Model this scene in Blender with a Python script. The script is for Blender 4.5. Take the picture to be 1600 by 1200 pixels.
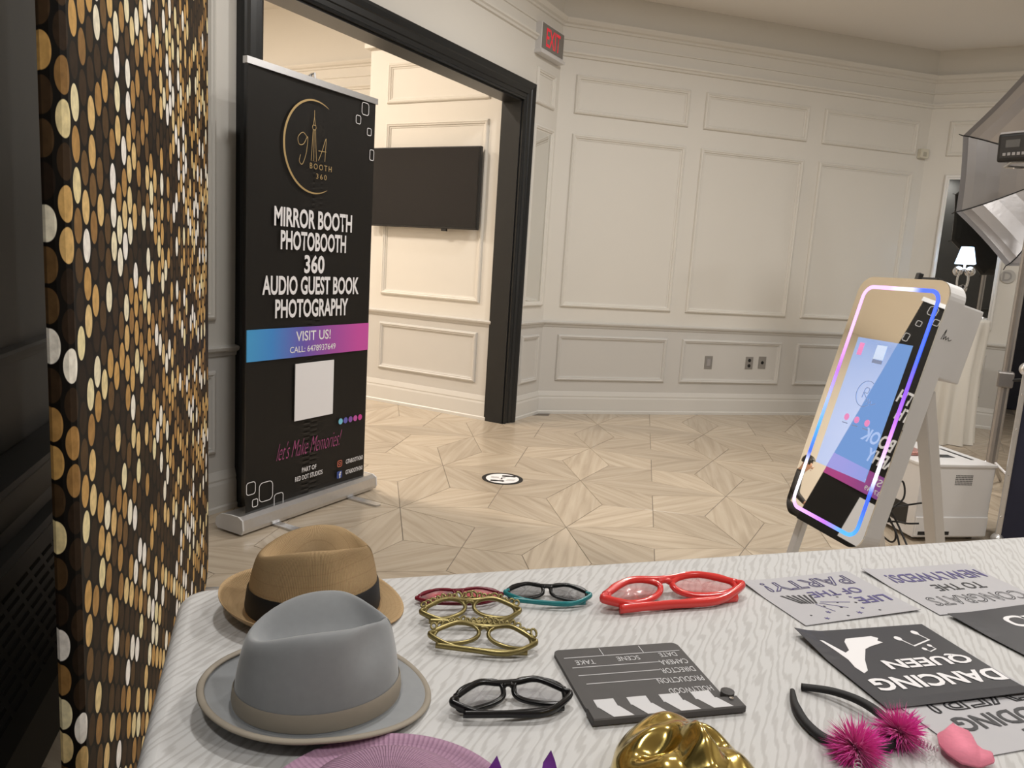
import bpy, bmesh, math, random
from mathutils import Vector, Matrix
random.seed(7)
sc = bpy.context.scene
for o in list(bpy.data.objects): bpy.data.objects.remove(o)
C = sc.collection
PI = math.pi
# ------------------------------------------------------------------ camera
FPX, CAMH = 1188.5, 1.30
_p, _r, _az = math.radians(9.15), math.radians(-3.65), math.radians(28.8)
def _axes():
    F = Vector((0, math.cos(_p), -math.sin(_p))); R = Vector((1, 0, 0)); D = Vector((0, -math.sin(_p), -math.cos(_p)))
    R2 = math.cos(_r) * R + math.sin(_r) * D; D2 = -math.sin(_r) * R + math.cos(_r) * D
    M = Matrix.Rotation(_az, 3, 'Z')
    return M @ R2, M @ D2, M @ F
CR, CD, CF = _axes()
CAM = Vector((0, 0, CAMH))
cam = bpy.data.cameras.new('camera'); camo = bpy.data.objects.new('camera', cam); C.objects.link(camo)
cam.sensor_fit = 'HORIZONTAL'; cam.sensor_width = 36; cam.lens = FPX / 1600 * 36; cam.clip_start = .02
camo.matrix_world = Matrix(((CR.x, -CD.x, -CF.x, 0), (CR.y, -CD.y, -CF.y, 0), (CR.z, -CD.z, -CF.z, CAMH), (0, 0, 0, 1)))
sc.camera = camo
# ------------------------------------------------------------------ world, large lights, exposure
w = bpy.data.worlds.new('world'); sc.world = w; w.use_nodes = True
w.node_tree.nodes['Background'].inputs[0].default_value = (0, 0, 0, 1)
w.node_tree.nodes['Background'].inputs[1].default_value = 0
vs = sc.view_settings; vs.view_transform = 'Standard'; vs.look = 'None'; vs.gamma = 1; vs.use_curve_mapping = False
vs.exposure = -0.15
CEIL = 3.5
FCEIL = 3.9
# recessed ceiling downlights of the two rooms, all above the frame or behind the camera (one shows in the wall mirror of the photo)
ROOM_LIGHTS = [(-1.2, 4.4, 42), (.6, 3.1, 38), (1.2, 5.8, 42), (-1.0, 1.5, 30), (3.0, 4.4, 34), (1.9, .6, 28), (.1, -.8, 28)]
FOYER_LIGHTS = [(-4.4, 2.9, 84), (-7.0, 3.2, 165), (-10.4, 2.6, 150)]
def downlight(name, loc, power, color):
    l = bpy.data.lights.new(name, 'AREA'); l.shape = 'DISK'; l.size = .24; l.energy = power; l.color = color
    o = bpy.data.objects.new(name, l); C.objects.link(o); o.location = loc
for x, y, p in ROOM_LIGHTS: downlight('ceiling_downlight_offscreen', (x, y, CEIL - .008), p, (1, .97, .925))
for x, y, p in FOYER_LIGHTS: downlight('foyer_downlight_offscreen', (x, y, FCEIL - .008), p, (1, .87, .73))

# ------------------------------------------------------------------ pixel helpers (photo frame 1600x1200)
def ray(u, v): return (u - 800) * CR + (v - 600) * CD + FPX * CF
def onz(u, v, z=0.0):
    d = ray(u, v); return CAM + d * ((z - CAMH) / d.z)
def onpl(u, v, P, n):
    d = ray(u, v); P = Vector(P); n = Vector(n); return CAM + d * (((P - CAM).dot(n)) / d.dot(n))
def proj(P):
    q = Vector(P) - CAM; z = q.dot(CF)
    return (800 + FPX * q.dot(CR) / z, 600 + FPX * q.dot(CD) / z, z)

# ------------------------------------------------------------------ materials
MATS = {}
def mat(name, col, rough=.5, metal=0, spec=.5, noise=0, nscale=20, bump=0, bscale=80, emit=None, es=0, alpha=1, trans=0, ior=1.45, coat=0, sheen=0):
    if name in MATS: return MATS[name]
    m = bpy.data.materials.new(name); m.use_nodes = True; nt = m.node_tree; b = nt.nodes['Principled BSDF']
    b.inputs['Base Color'].default_value = (*col, 1); b.inputs['Roughness'].default_value = rough; b.inputs['Metallic'].default_value = metal
    b.inputs['Specular IOR Level'].default_value = spec; b.inputs['Alpha'].default_value = alpha
    b.inputs['Transmission Weight'].default_value = trans; b.inputs['IOR'].default_value = ior; b.inputs['Coat Weight'].default_value = coat
    b.inputs['Sheen Weight'].default_value = sheen
    if emit: b.inputs['Emission Color'].default_value = (*emit, 1); b.inputs['Emission Strength'].default_value = es
    tc = nt.nodes.new('ShaderNodeTexCoord')
    if noise:
        n = nt.nodes.new('ShaderNodeTexNoise'); n.inputs['Scale'].default_value = nscale; n.inputs['Detail'].default_value = 4
        nt.links.new(tc.outputs['Object'], n.inputs['Vector'])
        mx = nt.nodes.new('ShaderNodeMix'); mx.data_type = 'RGBA'
        mx.inputs[6].default_value = (*[c * (1 - noise) for c in col], 1); mx.inputs[7].default_value = (*[min(1, c * (1 + noise)) for c in col], 1)
        nt.links.new(n.outputs['Fac'], mx.inputs[0]); nt.links.new(mx.outputs[2], b.inputs['Base Color'])
    if bump:
        n = nt.nodes.new('ShaderNodeTexNoise'); n.inputs['Scale'].default_value = bscale; n.inputs['Detail'].default_value = 3
        nt.links.new(tc.outputs['Object'], n.inputs['Vector'])
        bp = nt.nodes.new('ShaderNodeBump'); bp.inputs['Strength'].default_value = bump; bp.inputs['Distance'].default_value = .003
        nt.links.new(n.outputs['Fac'], bp.inputs['Height']); nt.links.new(bp.outputs[0], b.inputs['Normal'])
    MATS[name] = m
    return m
def N(m): return m.node_tree.nodes, m.node_tree.links
def math_node(nt, op, a, b=None, c=None):
    n = nt.nodes.new('ShaderNodeMath'); n.operation = op
    for i, v in enumerate((a, b, c)):
        if v is None: continue
        if isinstance(v, (int, float)): n.inputs[i].default_value = v
        else: nt.links.new(v, n.inputs[i])
    return n.outputs[0]

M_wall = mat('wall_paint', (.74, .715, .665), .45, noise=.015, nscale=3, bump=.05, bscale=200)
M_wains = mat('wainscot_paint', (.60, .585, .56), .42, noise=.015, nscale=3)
M_ceil = mat('ceiling_paint', (.88, .85, .81), .7, noise=.01, nscale=2)
M_base = mat('baseboard_paint', (.66, .645, .615), .35)
M_black = mat('door_frame_black', (.012, .013, .014), .32, noise=.2, nscale=8)
M_foyer = M_wall
M_dark = mat('charcoal_wall_paint', (.045, .044, .042), .55, noise=.1, nscale=4)
M_blk = mat('black_plastic', (.010, .010, .011), .4)
M_heater = mat('heater_enamel', (.016, .016, .016), .45, noise=.1)
M_alu = mat('brushed_aluminium', (.66, .66, .67), .32, .9, noise=.06, nscale=60)
M_chrome = mat('chrome', (.8, .8, .82), .08, 1)
M_steel = mat('stand_steel', (.42, .40, .39), .3, .85, noise=.08, nscale=30)
M_white = mat('white_print', (.85, .84, .86), .5)
M_wplas = mat('white_plastic', (.68, .67, .67), .38, noise=.02)
M_gplas = mat('grey_plastic', (.33, .315, .315), .45, noise=.03)
M_plate = mat('steel_plate', (.33, .32, .31), .35, .5)
M_mirror = mat('mirror_glass', (.86, .87, .86), .015, 1)
M_cream = mat('cream_plastic', (.66, .63, .53), .45)

# floor tile: striped wood-look porcelain, tone from the object's random value
def tile_mat():
    m = mat('wood_look_porcelain', (.6, .5, .4), .26, spec=.5); nt = m.node_tree; b = nt.nodes['Principled BSDF']
    tc = nt.nodes.new('ShaderNodeTexCoord'); oi = nt.nodes.new('ShaderNodeObjectInfo')
    mp = nt.nodes.new('ShaderNodeMapping'); mp.inputs['Scale'].default_value = (1.6, 26, 1)
    cmb = nt.nodes.new('ShaderNodeCombineXYZ')
    r = math_node(nt, 'MULTIPLY', oi.outputs['Random'], 90.0)
    nt.links.new(r, cmb.inputs[0]); nt.links.new(r, cmb.inputs[1]); nt.links.new(cmb.outputs[0], mp.inputs['Location'])
    nt.links.new(tc.outputs['Object'], mp.inputs['Vector'])
    n = nt.nodes.new('ShaderNodeTexNoise'); n.inputs['Scale'].default_value = 1.0; n.inputs['Detail'].default_value = 5; n.inputs['Distortion'].default_value = .6
    nt.links.new(mp.outputs[0], n.inputs['Vector'])
    cr = nt.nodes.new('ShaderNodeValToRGB'); e = cr.color_ramp.elements
    e[0].position = .28; e[0].color = (.385, .315, .235, 1); e[1].position = .75; e[1].color = (.56, .48, .38, 1)
    x = e.new(.5); x.color = (.485, .405, .31, 1)
    nt.links.new(n.outputs['Fac'], cr.inputs[0])
    hv = nt.nodes.new('ShaderNodeHueSaturation')
    v = math_node(nt, 'MULTIPLY_ADD', oi.outputs['Random'], .22, .89)
    nt.links.new(v, hv.inputs['Value']); nt.links.new(cr.outputs[0], hv.inputs['Color']); nt.links.new(hv.outputs[0], b.inputs['Base Color'])
    return m
M_tile = tile_mat()
M_grout = mat('grout', (.20, .17, .14), .8, noise=.1)

# ------------------------------------------------------------------ mesh helpers
def mesh_obj(name, bm, m, parent=None, smooth=False, recalc=True):
    if recalc: bmesh.ops.recalc_face_normals(bm, faces=bm.faces)
    me = bpy.data.meshes.new(name); bm.to_mesh(me); bm.free()
    return link(name, me, m, parent, smooth)
def link(name, me, m, parent=None, smooth=False):
    if m is not None and len(me.materials) == 0: me.materials.append(m)
    if smooth:
        for p in me.polygons: p.use_smooth = True
    o = bpy.data.objects.new(name, me); C.objects.link(o)
    if parent: adopt(o, parent)
    return o
def adopt(o, parent):
    # world transforms of the parents are plain translations / identity set before adoption
    o.parent = parent; o.matrix_parent_inverse = wm(parent).inverted()
def wm(o):
    if o.parent is None: return o.matrix_basis.copy()
    return wm(o.parent) @ o.matrix_parent_inverse @ o.matrix_basis
def thing(name, label, cat, loc, group=None):
    o = bpy.data.objects.new(name, None); C.objects.link(o); o.location = loc; o.empty_display_size = .05
    return tag(o, label, cat, group)
def tag(o, label, cat, group=None):
    o['label'] = label; o['category'] = cat
    if group: o['group'] = group
    return o
def struct(o, label=None, cat=None):
    o['kind'] = 'structure'
    if label: o['label'] = label
    if cat: o['category'] = cat
    return o
def box(bm, lo, hi, M=None):
    vs_ = [bm.verts.new((x, y, z)) for z in (lo[2], hi[2]) for y in (lo[1], hi[1]) for x in (lo[0], hi[0])]
    for f in ((0, 2, 3, 1), (4, 5, 7, 6), (0, 1, 5, 4), (2, 6, 7, 3), (0, 4, 6, 2), (1, 3, 7, 5)): bm.faces.new([vs_[i] for i in f])
    if M is not None:
        for v in vs_: v.co = M @ v.co
    return vs_
def bbox(lo, hi, bev=0, seg=2, M=None):
    bm = bmesh.new(); box(bm, lo, hi)
    if bev: bmesh.ops.bevel(bm, geom=list(bm.edges), offset=bev, segments=seg, affect='EDGES', profile=.6)
    if M is not None: bm.transform(M)
    return bm
def frame_m(O, X, Y, Z=None):
    X = Vector(X).normalized(); Y = Vector(Y).normalized(); Z = Vector(Z).normalized() if Z is not None else X.cross(Y).normalized(); O = Vector(O)
    return Matrix(((X.x, Y.x, Z.x, O.x), (X.y, Y.y, Z.y, O.y), (X.z, Y.z, Z.z, O.z), (0, 0, 0, 1)))
def prism(bm, pts, h, M=None, z0=0):
    lo = [bm.verts.new((p[0], p[1], z0)) for p in pts]; hi = [bm.verts.new((p[0], p[1], z0 + h)) for p in pts]
    bm.faces.new(lo[::-1]); bm.faces.new(hi); n = len(pts)
    for i in range(n): bm.faces.new((lo[i], lo[(i + 1) % n], hi[(i + 1) % n], hi[i]))
    if M is not None:
        for v in lo + hi: v.co = M @ v.co
def tube(bm, path, r, seg=10, closed=False, flat=1.0, up=None, caps=True):
    path = [Vector(p) for p in path]; n = len(path); rings = []
    prevN = None
    for i, p in enumerate(path):
        a = path[(i - 1) % n] if (closed or i > 0) else p; b = path[(i + 1) % n] if (closed or i < n - 1) else p
        t = (b - a).normalized()
        if up is not None: nn = Vector(up) - t * Vector(up).dot(t)
        elif prevN is None:
            nn = Vector((0, 0, 1)) - t * t.z
            if nn.length < .1: nn = Vector((1, 0, 0)) - t * t.x
        else: nn = prevN - t * prevN.dot(t)
        nn.normalize(); prevN = nn; bb = t.cross(nn)
        rr = r[i] if isinstance(r, (list, tuple)) else r
        rings.append([bm.verts.new(p + (nn * math.cos(k * 2 * PI / seg) * flat + bb * math.sin(k * 2 * PI / seg)) * rr) for k in range(seg)])
    for i in range(n if closed else n - 1):
        A, B = rings[i], rings[(i + 1) % n]
        for k in range(seg): bm.faces.new((A[k], A[(k + 1) % seg], B[(k + 1) % seg], B[k]))
    if caps and not closed:
        bm.faces.new(rings[0][::-1]); bm.faces.new(rings[-1])
def lathe(bm, prof, seg=32, M=None):
    rings = []; new = []
    for r, z in prof:
        ring = [bm.verts.new((r * math.cos(k * 2 * PI / seg), r * math.sin(k * 2 * PI / seg), z)) for k in range(seg)]; rings.append(ring); new += ring
    for A, B in zip(rings, rings[1:]):
        for k in range(seg): bm.faces.new((A[k], A[(k + 1) % seg], B[(k + 1) % seg], B[k]))
    if prof[0][0] > 1e-5: bm.faces.new(rings[0][::-1])
    if prof[-1][0] > 1e-5: bm.faces.new(rings[-1])
    if M is not None:
        for v in new: v.co = M @ v.co
def rrect(w, h, r, seg=6, cx=0, cy=0):
    out = []
    for qx, qy, a0 in ((1, 1, 0), (-1, 1, 90), (-1, -1, 180), (1, -1, 270)):
        for k in range(seg + 1):
            a = math.radians(a0 + 90 * k / seg); out.append((cx + qx * (w / 2 - r) + r * math.cos(a), cy + qy * (h / 2 - r) + r * math.sin(a)))
    return out
def spline(pts, n=8, closed=False):
    P = [Vector(p) for p in pts]; out = []; m = len(P)
    rng = range(m if closed else m - 1)
    for i in rng:
        p0 = P[(i - 1) % m] if closed or i > 0 else P[i]; p1 = P[i]; p2 = P[(i + 1) % m]; p3 = P[(i + 2) % m] if closed or i < m - 2 else p2
        for k in range(n):
            t = k / n
            out.append(.5 * ((2 * p1) + (p2 - p0) * t + (2 * p0 - 5 * p1 + 4 * p2 - p3) * t * t + (-p0 + 3 * p1 - 3 * p2 + p3) * t ** 3))
    if not closed: out.append(P[-1])
    return out
def ring_band(bm, outer, inner, h, M=None):
    # flat ring between two equally long loops, extruded by h
    n = len(outer); L = []
    for z in (0, h): L.append([bm.verts.new((p[0], p[1], z)) for p in outer]); L.append([bm.verts.new((p[0], p[1], z)) for p in inner])
    o0, i0, o1, i1 = L
    for k in range(n):
        j = (k + 1) % n
        bm.faces.new((o1[k], o1[j], i1[j], i1[k])); bm.faces.new((o0[j], o0[k], i0[k], i0[j]))
        bm.faces.new((o0[k], o0[j], o1[j], o1[k])); bm.faces.new((i0[j], i0[k], i1[k], i1[j]))
    if M is not None:
        for l in L:
            for v in l: v.co = M @ v.co
_tc = {}
def text_me(body, bold=0, outline=0, shear=0, spacing=1):
    key = (body, bold, outline, shear, spacing)
    if key in _tc: return _tc[key].copy()
    cu = bpy.data.curves.new('lettering', 'FONT'); cu.body = body; cu.align_x = 'CENTER'; cu.offset = bold; cu.shear = shear; cu.space_character = spacing
    cu.resolution_u = 3
    if outline: cu.fill_mode = 'NONE'; cu.bevel_depth = outline; cu.bevel_resolution = 0
    o = bpy.data.objects.new('tmp', cu); C.objects.link(o)
    dg = bpy.context.evaluated_depsgraph_get()
    me = bpy.data.meshes.new_from_object(o.evaluated_get(dg))
    bpy.data.objects.remove(o); bpy.data.curves.remove(cu)
    me.materials.clear()
    _tc[key] = me
    return me.copy()
def put_text(body, O, right, up, w, h, m, parent, name='lettering', lift=.0006, **kw):
    me = text_me(body, **kw)
    xs = [v.co.x for v in me.vertices]; ys = [v.co.y for v in me.vertices]
    x0, x1, y0, y1 = min(xs), max(xs), min(ys), max(ys)
    sx = w / (x1 - x0); sy = h / (y1 - y0) if h else sx
    Mx = frame_m(O, right, up)
    for v in me.vertices:
        v.co = Mx @ Vector(((v.co.x - (x0 + x1) / 2) * sx, (v.co.y - (y0 + y1) / 2) * sy, lift + v.co.z * min(sx, sy) * .2))
    return link(name, me, m, parent)
def flat_poly(pts, M, m, parent, name, h=.0006):
    bm = bmesh.new(); prism(bm, pts, h, M); return mesh_obj(name, bm, m, parent)
def disc(r, n=24, cx=0, cy=0, ry=None): return [(cx + r * math.cos(2 * PI * k / n), cy + (ry or r) * math.sin(2 * PI * k / n)) for k in range(n)]

# ------------------------------------------------------------------ the room shell
XA = -2.955; YC = 8.5; COR_AD = Vector((XA, 1.75, 0)); COR_AB = Vector((XA, 5.855, 0)); COR_BC = Vector((-.30, 8.51, 0))
class Wall:
    # local frame of a wall: s along, n out of the wall into the room
    def __init__(s, O, d, n): s.O = Vector(O); s.d = Vector(d).normalized(); s.n = Vector(n).normalized()
    def P(s, a, z, out=0): return s.O + s.d * a + s.n * out + Vector((0, 0, z))
    def M(s, a, z, out=0): return frame_m(s.P(a, z, out), s.d, (0, 0, 1), s.n)
WA = Wall(COR_AD, (0, 1, 0), (1, 0, 0)); WB = Wall(COR_AB, (1, 1, 0), (1, -1, 0)); WC = Wall((-.30, YC, 0), (1, 0, 0), (0, -1, 0)); WD = Wall(COR_AD, (1, -1, 0), (1, 1, 0))
LB = (COR_BC - COR_AB).length
TVY = 5.27; WT = Wall((-4.45, TVY, 0), (1, 0, 0), (0, -1, 0)); FBY = 6.47; WF = Wall((-12, FBY, 0), (1, 0, 0), (0, -1, 0))
def slab(bm, W, a0, a1, z0, z1, t):
    M = W.M(0, 0); box(bm, (a0, z0, -t), (a1, z1, 0), M)
def run(name, W, prof, a0, a1, m, parent):
    # moulding of a (out, z) profile run along a wall
    bm = bmesh.new(); A = [bm.verts.new(W.P(a0, z, o)) for o, z in prof]; B = [bm.verts.new(W.P(a1, z, o)) for o, z in prof]; n = len(prof)
    for i in range(n - 1): bm.faces.new((A[i], A[i + 1], B[i + 1], B[i]))
    bm.faces.new(A[::-1]); bm.faces.new(B); bm.faces.new((A[0], B[0], B[-1], A[-1]))
    return mesh_obj(name, bm, m, parent)
PROF = [(0, 0), (0, .010), (.006, .020), (.016, .024), (.024, .018), (.030, .018), (.036, .008), (.046, .006), (.046, 0)]
def panel(W, a0, a1, z0, z1, m, parent, name='panel_moulding'):
    bm = bmesh.new(); M = W.M(0, 0); rings = []
    for o, h in PROF: rings.append([bm.verts.new(M @ Vector(p)) for p in ((a0 + o, z0 + o, h - .002), (a1 - o, z0 + o, h - .002), (a1 - o, z1 - o, h - .002), (a0 + o, z1 - o, h - .002))])
    for A, B in zip(rings, rings[1:]):
        for k in range(4): bm.faces.new((A[k], A[(k + 1) % 4], B[(k + 1) % 4], B[k]))
    return mesh_obj(name, bm, m, parent)
RAIL = [(0, .765), (.010, .768), (.014, .785), (.030, .795), (.034, .808), (.026, .815), (0, .818)]
BASE = [(0, 0), (.024, 0), (.024, .022), (.018, .030), (.016, .135), (.012, .150), (.014, .160), (.008, .185), (.004, .200), (0, .202)]
CORN = [(0, 2.975), (.016, 2.98), (.022, 2.995), (.034, 3.003), (.036, 3.016), (0, 3.02)]
THIN = [(0, 3.105), (.010, 3.108), (.012, 3.118), (0, 3.122)]
CROWN = [(0, 3.205), (.012, 3.21), (.016, 3.225), (.034, 3.235), (.046, 3.255), (.05, 3.268), (0, 3.272)]
def dress(W, a0, a1, parent, segs, wain=M_wains, wall=M_wall, cornice=True, crop=None, skip=()):
    # wainscot sheet, chair rail, baseboard, cornices and panel mouldings of one wall
    for s0, s1 in segs:
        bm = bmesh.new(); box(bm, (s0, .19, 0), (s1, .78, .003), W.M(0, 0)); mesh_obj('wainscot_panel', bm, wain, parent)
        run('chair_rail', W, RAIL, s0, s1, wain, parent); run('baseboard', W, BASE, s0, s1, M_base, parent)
    if cornice:
        for nm, pr in (('picture_rail', CORN), ('fillet_moulding', THIN), ('crown_moulding', CROWN)): run(nm, W, pr, a0, a1, wall, parent)

# floor with its tiles
fl = struct(mesh_obj('floor', bbox((-12.2, -2.7, -.12), (5.2, 12, -.0022)), M_grout), 'pale wood-look tiled floor laid in a star pattern', 'floor')
TL, TH = .87, math.radians(19.6)
S0 = Vector((-2.306, 3.071)); TA = Vector((math.cos(TH), math.sin(TH))) * TL; TB = Vector((-math.sin(TH), math.cos(TH))) * TL
def tile_mesh(pts, name):
    g = .0017
    n = len(pts); P = [Vector(p) for p in pts]; ins = []
    for i in range(n):
        a, b, c_ = P[i - 1], P[i], P[(i + 1) % n]
        d1 = (b - a).normalized(); d2 = (c_ - b).normalized(); n1 = Vector((-d1.y, d1.x)); n2 = Vector((-d2.y, d2.x))
        k = (n1 + n2); k = k / k.length_squared * 2; ins.append((b + k * g, b + k * (g + .0012)))
    bm = bmesh.new(); A = [bm.verts.new((p[0].x, p[0].y, -.006)) for p in ins]; B = [bm.verts.new((p[0].x, p[0].y, -.0008)) for p in ins]; D = [bm.verts.new((p[1].x, p[1].y, 0)) for p in ins]
    for L1, L2 in ((A, B), (B, D)):
        for i in range(n): bm.faces.new((L1[i], L1[(i + 1) % n], L2[(i + 1) % n], L2[i]))
    bm.faces.new(D)
    bmesh.ops.recalc_face_normals(bm, faces=bm.faces)
    me = bpy.data.meshes.new(name); bm.to_mesh(me); bm.free(); me.materials.append(M_tile); return me
K = .18
rh = tile_mesh([(0, 0), (TL / 2, -K * TL), (TL, 0), (TL / 2, K * TL)], 'rhombus_tile')
_k = [Vector((0, 0)), Vector((.5, K)) * TL, Vector((.5, .5)) * TL, Vector((K, .5)) * TL]
_rm = Matrix.Rotation(-PI / 4, 2); kt = tile_mesh([_rm @ v for v in _k], 'kite_tile')
def inroom(p):
    x, y = p
    if x > XA - .02:
        return y > -2.4 and x < 4.9 and (y - x) < (5.855 - XA) + .55 and (y < YC + .1 or (.55 < x < 2.3 and y < 11.9)) and x + y > -1.3
    return .9 < y < FBY + .1 and x > -11.9 and not (x > -4.5 and y > TVY + .15)
cand = []
for i in range(-14, 14):
    for j in range(-8, 14):
        S = S0 + TA * i + TB * j
        items = [(rh, S, TH), (rh, S, TH + PI / 2)]
        for k, cn in enumerate((S, S + TA, S + TA + TB, S + TB)): items.append((kt, cn, TH + PI / 4 + k * PI / 2))
        for me, p, a in items:
            c = p + Vector((math.cos(a), math.sin(a))) * (.43 if me is rh else .33)
            if not inroom(c): continue
            P = proj((c.x, c.y, 0)); vis = P[2] > .3 and -120 < P[0] < 1720 and 560 < P[1] < 1010
            # hidden behind the backdrop, the wall or beneath the table
            if c.x < XA and not (300 < P[0] < 830): vis = False
            cand.append((vis, 1 / max(.2, P[2]) ** 3 if P[2] > 0 else 0, me, p, a))
cand.sort(key=lambda t: (-t[0], -t[1]))
rest = bmesh.new()
for idx, (vis, _, me, p, a) in enumerate(cand):
    if idx < 300:
        o = bpy.data.objects.new('floor_tile', me); C.objects.link(o); o.location = (p.x, p.y, 0.0); o.rotation_euler = (0, 0, a); o.parent = fl
    else:
        n0 = len(rest.verts); rest.from_mesh(me); rest.verts.ensure_lookup_table()
        bmesh.ops.transform(rest, matrix=Matrix.Translation((p.x, p.y, 0)) @ Matrix.Rotation(a, 4, 'Z'), verts=rest.verts[n0:])
o = mesh_obj('floor_tiles', rest, M_tile, fl, recalc=False); o['kind'] = 'stuff'

# ceilings
ce = struct(mesh_obj('ceiling', bbox((XA - .15, -2.7, CEIL), (5.2, 12, CEIL + .1)), M_ceil), 'plain off-white flat ceiling of the main room', 'ceiling')
fc = struct(mesh_obj('ceiling_foyer', bbox((-12.2, -2.7, FCEIL), (XA - .10, 8, FCEIL + .1)), M_foyer), 'warm lit plain ceiling of the foyer', 'ceiling')
# left wall (A) with the wide black-framed opening
OY0, OY1, OZ = 2.70, 5.25, 2.51     # clear opening
a0, a1 = OY0 - 1.75, OY1 - 1.75; LA = 5.855 - 1.75
bm = bmesh.new()
slab(bm, WA, 0, a0, 0, 3.9, .155); slab(bm, WA, a0, a1, OZ, 3.9, .155); slab(bm, WA, a1, LA + .06, 0, 3.9, .155)
wl = struct(mesh_obj('wall_left', bm, M_wall), 'off-white panelled wall with a wide black-framed opening', 'wall')
dress(WA, 0, LA, wl, [(0, a0 - .135), (a1 + .135, LA)])
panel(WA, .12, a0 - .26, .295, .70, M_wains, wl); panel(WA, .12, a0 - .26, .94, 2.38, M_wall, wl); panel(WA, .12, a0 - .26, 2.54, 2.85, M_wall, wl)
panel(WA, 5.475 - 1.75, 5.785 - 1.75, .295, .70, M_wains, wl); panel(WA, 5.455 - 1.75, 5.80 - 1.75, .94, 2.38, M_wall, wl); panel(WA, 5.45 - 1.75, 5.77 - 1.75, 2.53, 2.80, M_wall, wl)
bm = bmesh.new(); box(bm, (5.50 - 1.75, .985, .001), (5.755 - 1.75, 2.335, .006), WA.M(0, 0)); o = mesh_obj('mirror_pane', bm, M_mirror, wl); o['label'] = 'narrow mirror strip inside the moulding'
# black casing: stepped profile mitred round three sides, plus jamb lining
cas = struct(thing('door_1', 'wide black fluted door casing around the foyer opening', 'door frame', (XA, OY0, 0)))
CP = [(0, 0), (0, .020), (.012, .024), (.020, .018), (.045, .020), (.050, .028), (.085, .030), (.092, .038), (.118, .044), (.135, .046), (.140, .030), (.140, 0)]
def casing(W, y0, y1, z1, flip):
    out = []
    for side in ('left_casing', 'head_casing', 'right_casing'):
        bm = bmesh.new(); A, B = [], []
        for o_, h in CP:
            pts = {'left_casing': ((y0 - o_, 0), (y0 - o_, z1 + o_)), 'head_casing': ((y0 - o_, z1 + o_), (y1 + o_, z1 + o_)), 'right_casing': ((y1 + o_, z1 + o_), (y1 + o_, 0))}[side]
            A.append(bm.verts.new(W.P(pts[0][0], pts[0][1], h))); B.append(bm.verts.new(W.P(pts[1][0], pts[1][1], h)))
        for i in range(len(CP) - 1): bm.faces.new((A[i], A[i + 1], B[i + 1], B[i]))
        bm.faces.new(A[::-1]); bm.faces.new(B)
        mesh_obj('head_casing' if side == 'head_casing' else 'casing', bm, M_black, cas)
casing(WA, a0, a1, OZ, False)
casing(Wall((XA - .155, 1.75, 0), (0, 1, 0), (-1, 0, 0)), a0, a1, OZ, True)
for nm, lo, hi in (('jamb', (XA - .157, OY0 - .002, 0), (XA + .002, OY0 + .012, OZ)), ('jamb', (XA - .157, OY1 - .012, 0), (XA + .002, OY1 + .002, OZ)), ('head_jamb', (XA - .157, OY0, OZ - .012), (XA + .002, OY1, OZ + .002))):
    mesh_obj(nm, bbox(lo, hi), M_black, cas)

# far wall (B)
bm = bmesh.new(); slab(bm, WB, -.02, LB + .02, 0, 3.55, .15)
wb = struct(mesh_obj('wall_far', bm, M_wall), 'off-white panelled diagonal wall behind the tiled floor', 'wall')
dress(WB, 0, LB, wb, [(0, LB)])
for s in (.143, 1.345, 2.56):
    panel(WB, s, s + 1.052, .295, .70, M_wains, wb); panel(WB, s, s + 1.052, .94, 2.38, M_wall, wb); panel(WB, s, s + 1.052, 2.54, 2.848, M_wall, wb)
# right wall (C) with an opening to a passage
bm = bmesh.new(); slab(bm, WC, -.02, .93, 0, 3.55, .15); slab(bm, WC, .93, 2.6, 2.5, 3.55, .15); slab(bm, WC, 2.6, 5.4, 0, 3.55, .15)
wc = struct(mesh_obj('wall_right', bm, M_wall), 'off-white panelled wall carrying the tall framed mirror', 'wall')
dress(WC, 0, 5.4, wc, [(0, .93), (2.6, 5.4)])
panel(WC, .16, .745, .295, .70, M_wains, wc); panel(WC, .16, .745, 2.54, 2.858, M_wall, wc)
for s in (2.75, 3.9): panel(WC, s, s + 1.0, .295, .70, M_wains, wc); panel(WC, s, s + 1.0, .94, 2.38, M_wall, wc); panel(WC, s, s + 1.0, 2.54, 2.85, M_wall, wc)
# passage beyond with a navy door
bm = bmesh.new(); box(bm, (-.3, 10.3, 0), (4, 10.4, 3.5)); box(bm, (.3, 8.64, 0), (.4, 10.3, 3.5)); box(bm, (3.0, 8.64, 0), (3.1, 10.3, 3.5))
struct(mesh_obj('wall_passage', bm, M_foyer), 'plain wall of the passage behind the navy door', 'wall')
M_navy = mat('navy_paint', (.008, .009, .020), .4, noise=.1)
d2 = struct(thing('door_2', 'dark navy panelled double door in the passage beyond the mirror wall', 'door', (1.6, 10.2, 0)))
for k, x0 in enumerate((.62, 1.62)):
    lf = mesh_obj('door_leaf', bbox((x0, 10.18, .005), (x0 + .985, 10.24, 2.5), .004), M_navy, d2)
    for z0, z1 in ((.12, .72), (.84, 2.36)):
        bm = bmesh.new(); ring_band(bm, rrect(.80, z1 - z0, .01, 2, x0 + .49, (z0 + z1) / 2), rrect(.72, z1 - z0 - .08, .01, 2, x0 + .49, (z0 + z1) / 2), .014, Matrix.Translation((0, 10.18, 0)) @ Matrix.Rotation(PI / 2, 4, 'X')); mesh_obj('door_panel', bm, M_navy, lf)
    bm = bmesh.new(); tube(bm, [(x0 + (.93 if k == 0 else .06), 10.14, 1.0), (x0 + (.93 if k == 0 else .06), 10.14, 1.25)], .011); mesh_obj('handle', bm, M_alu, lf)
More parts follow.
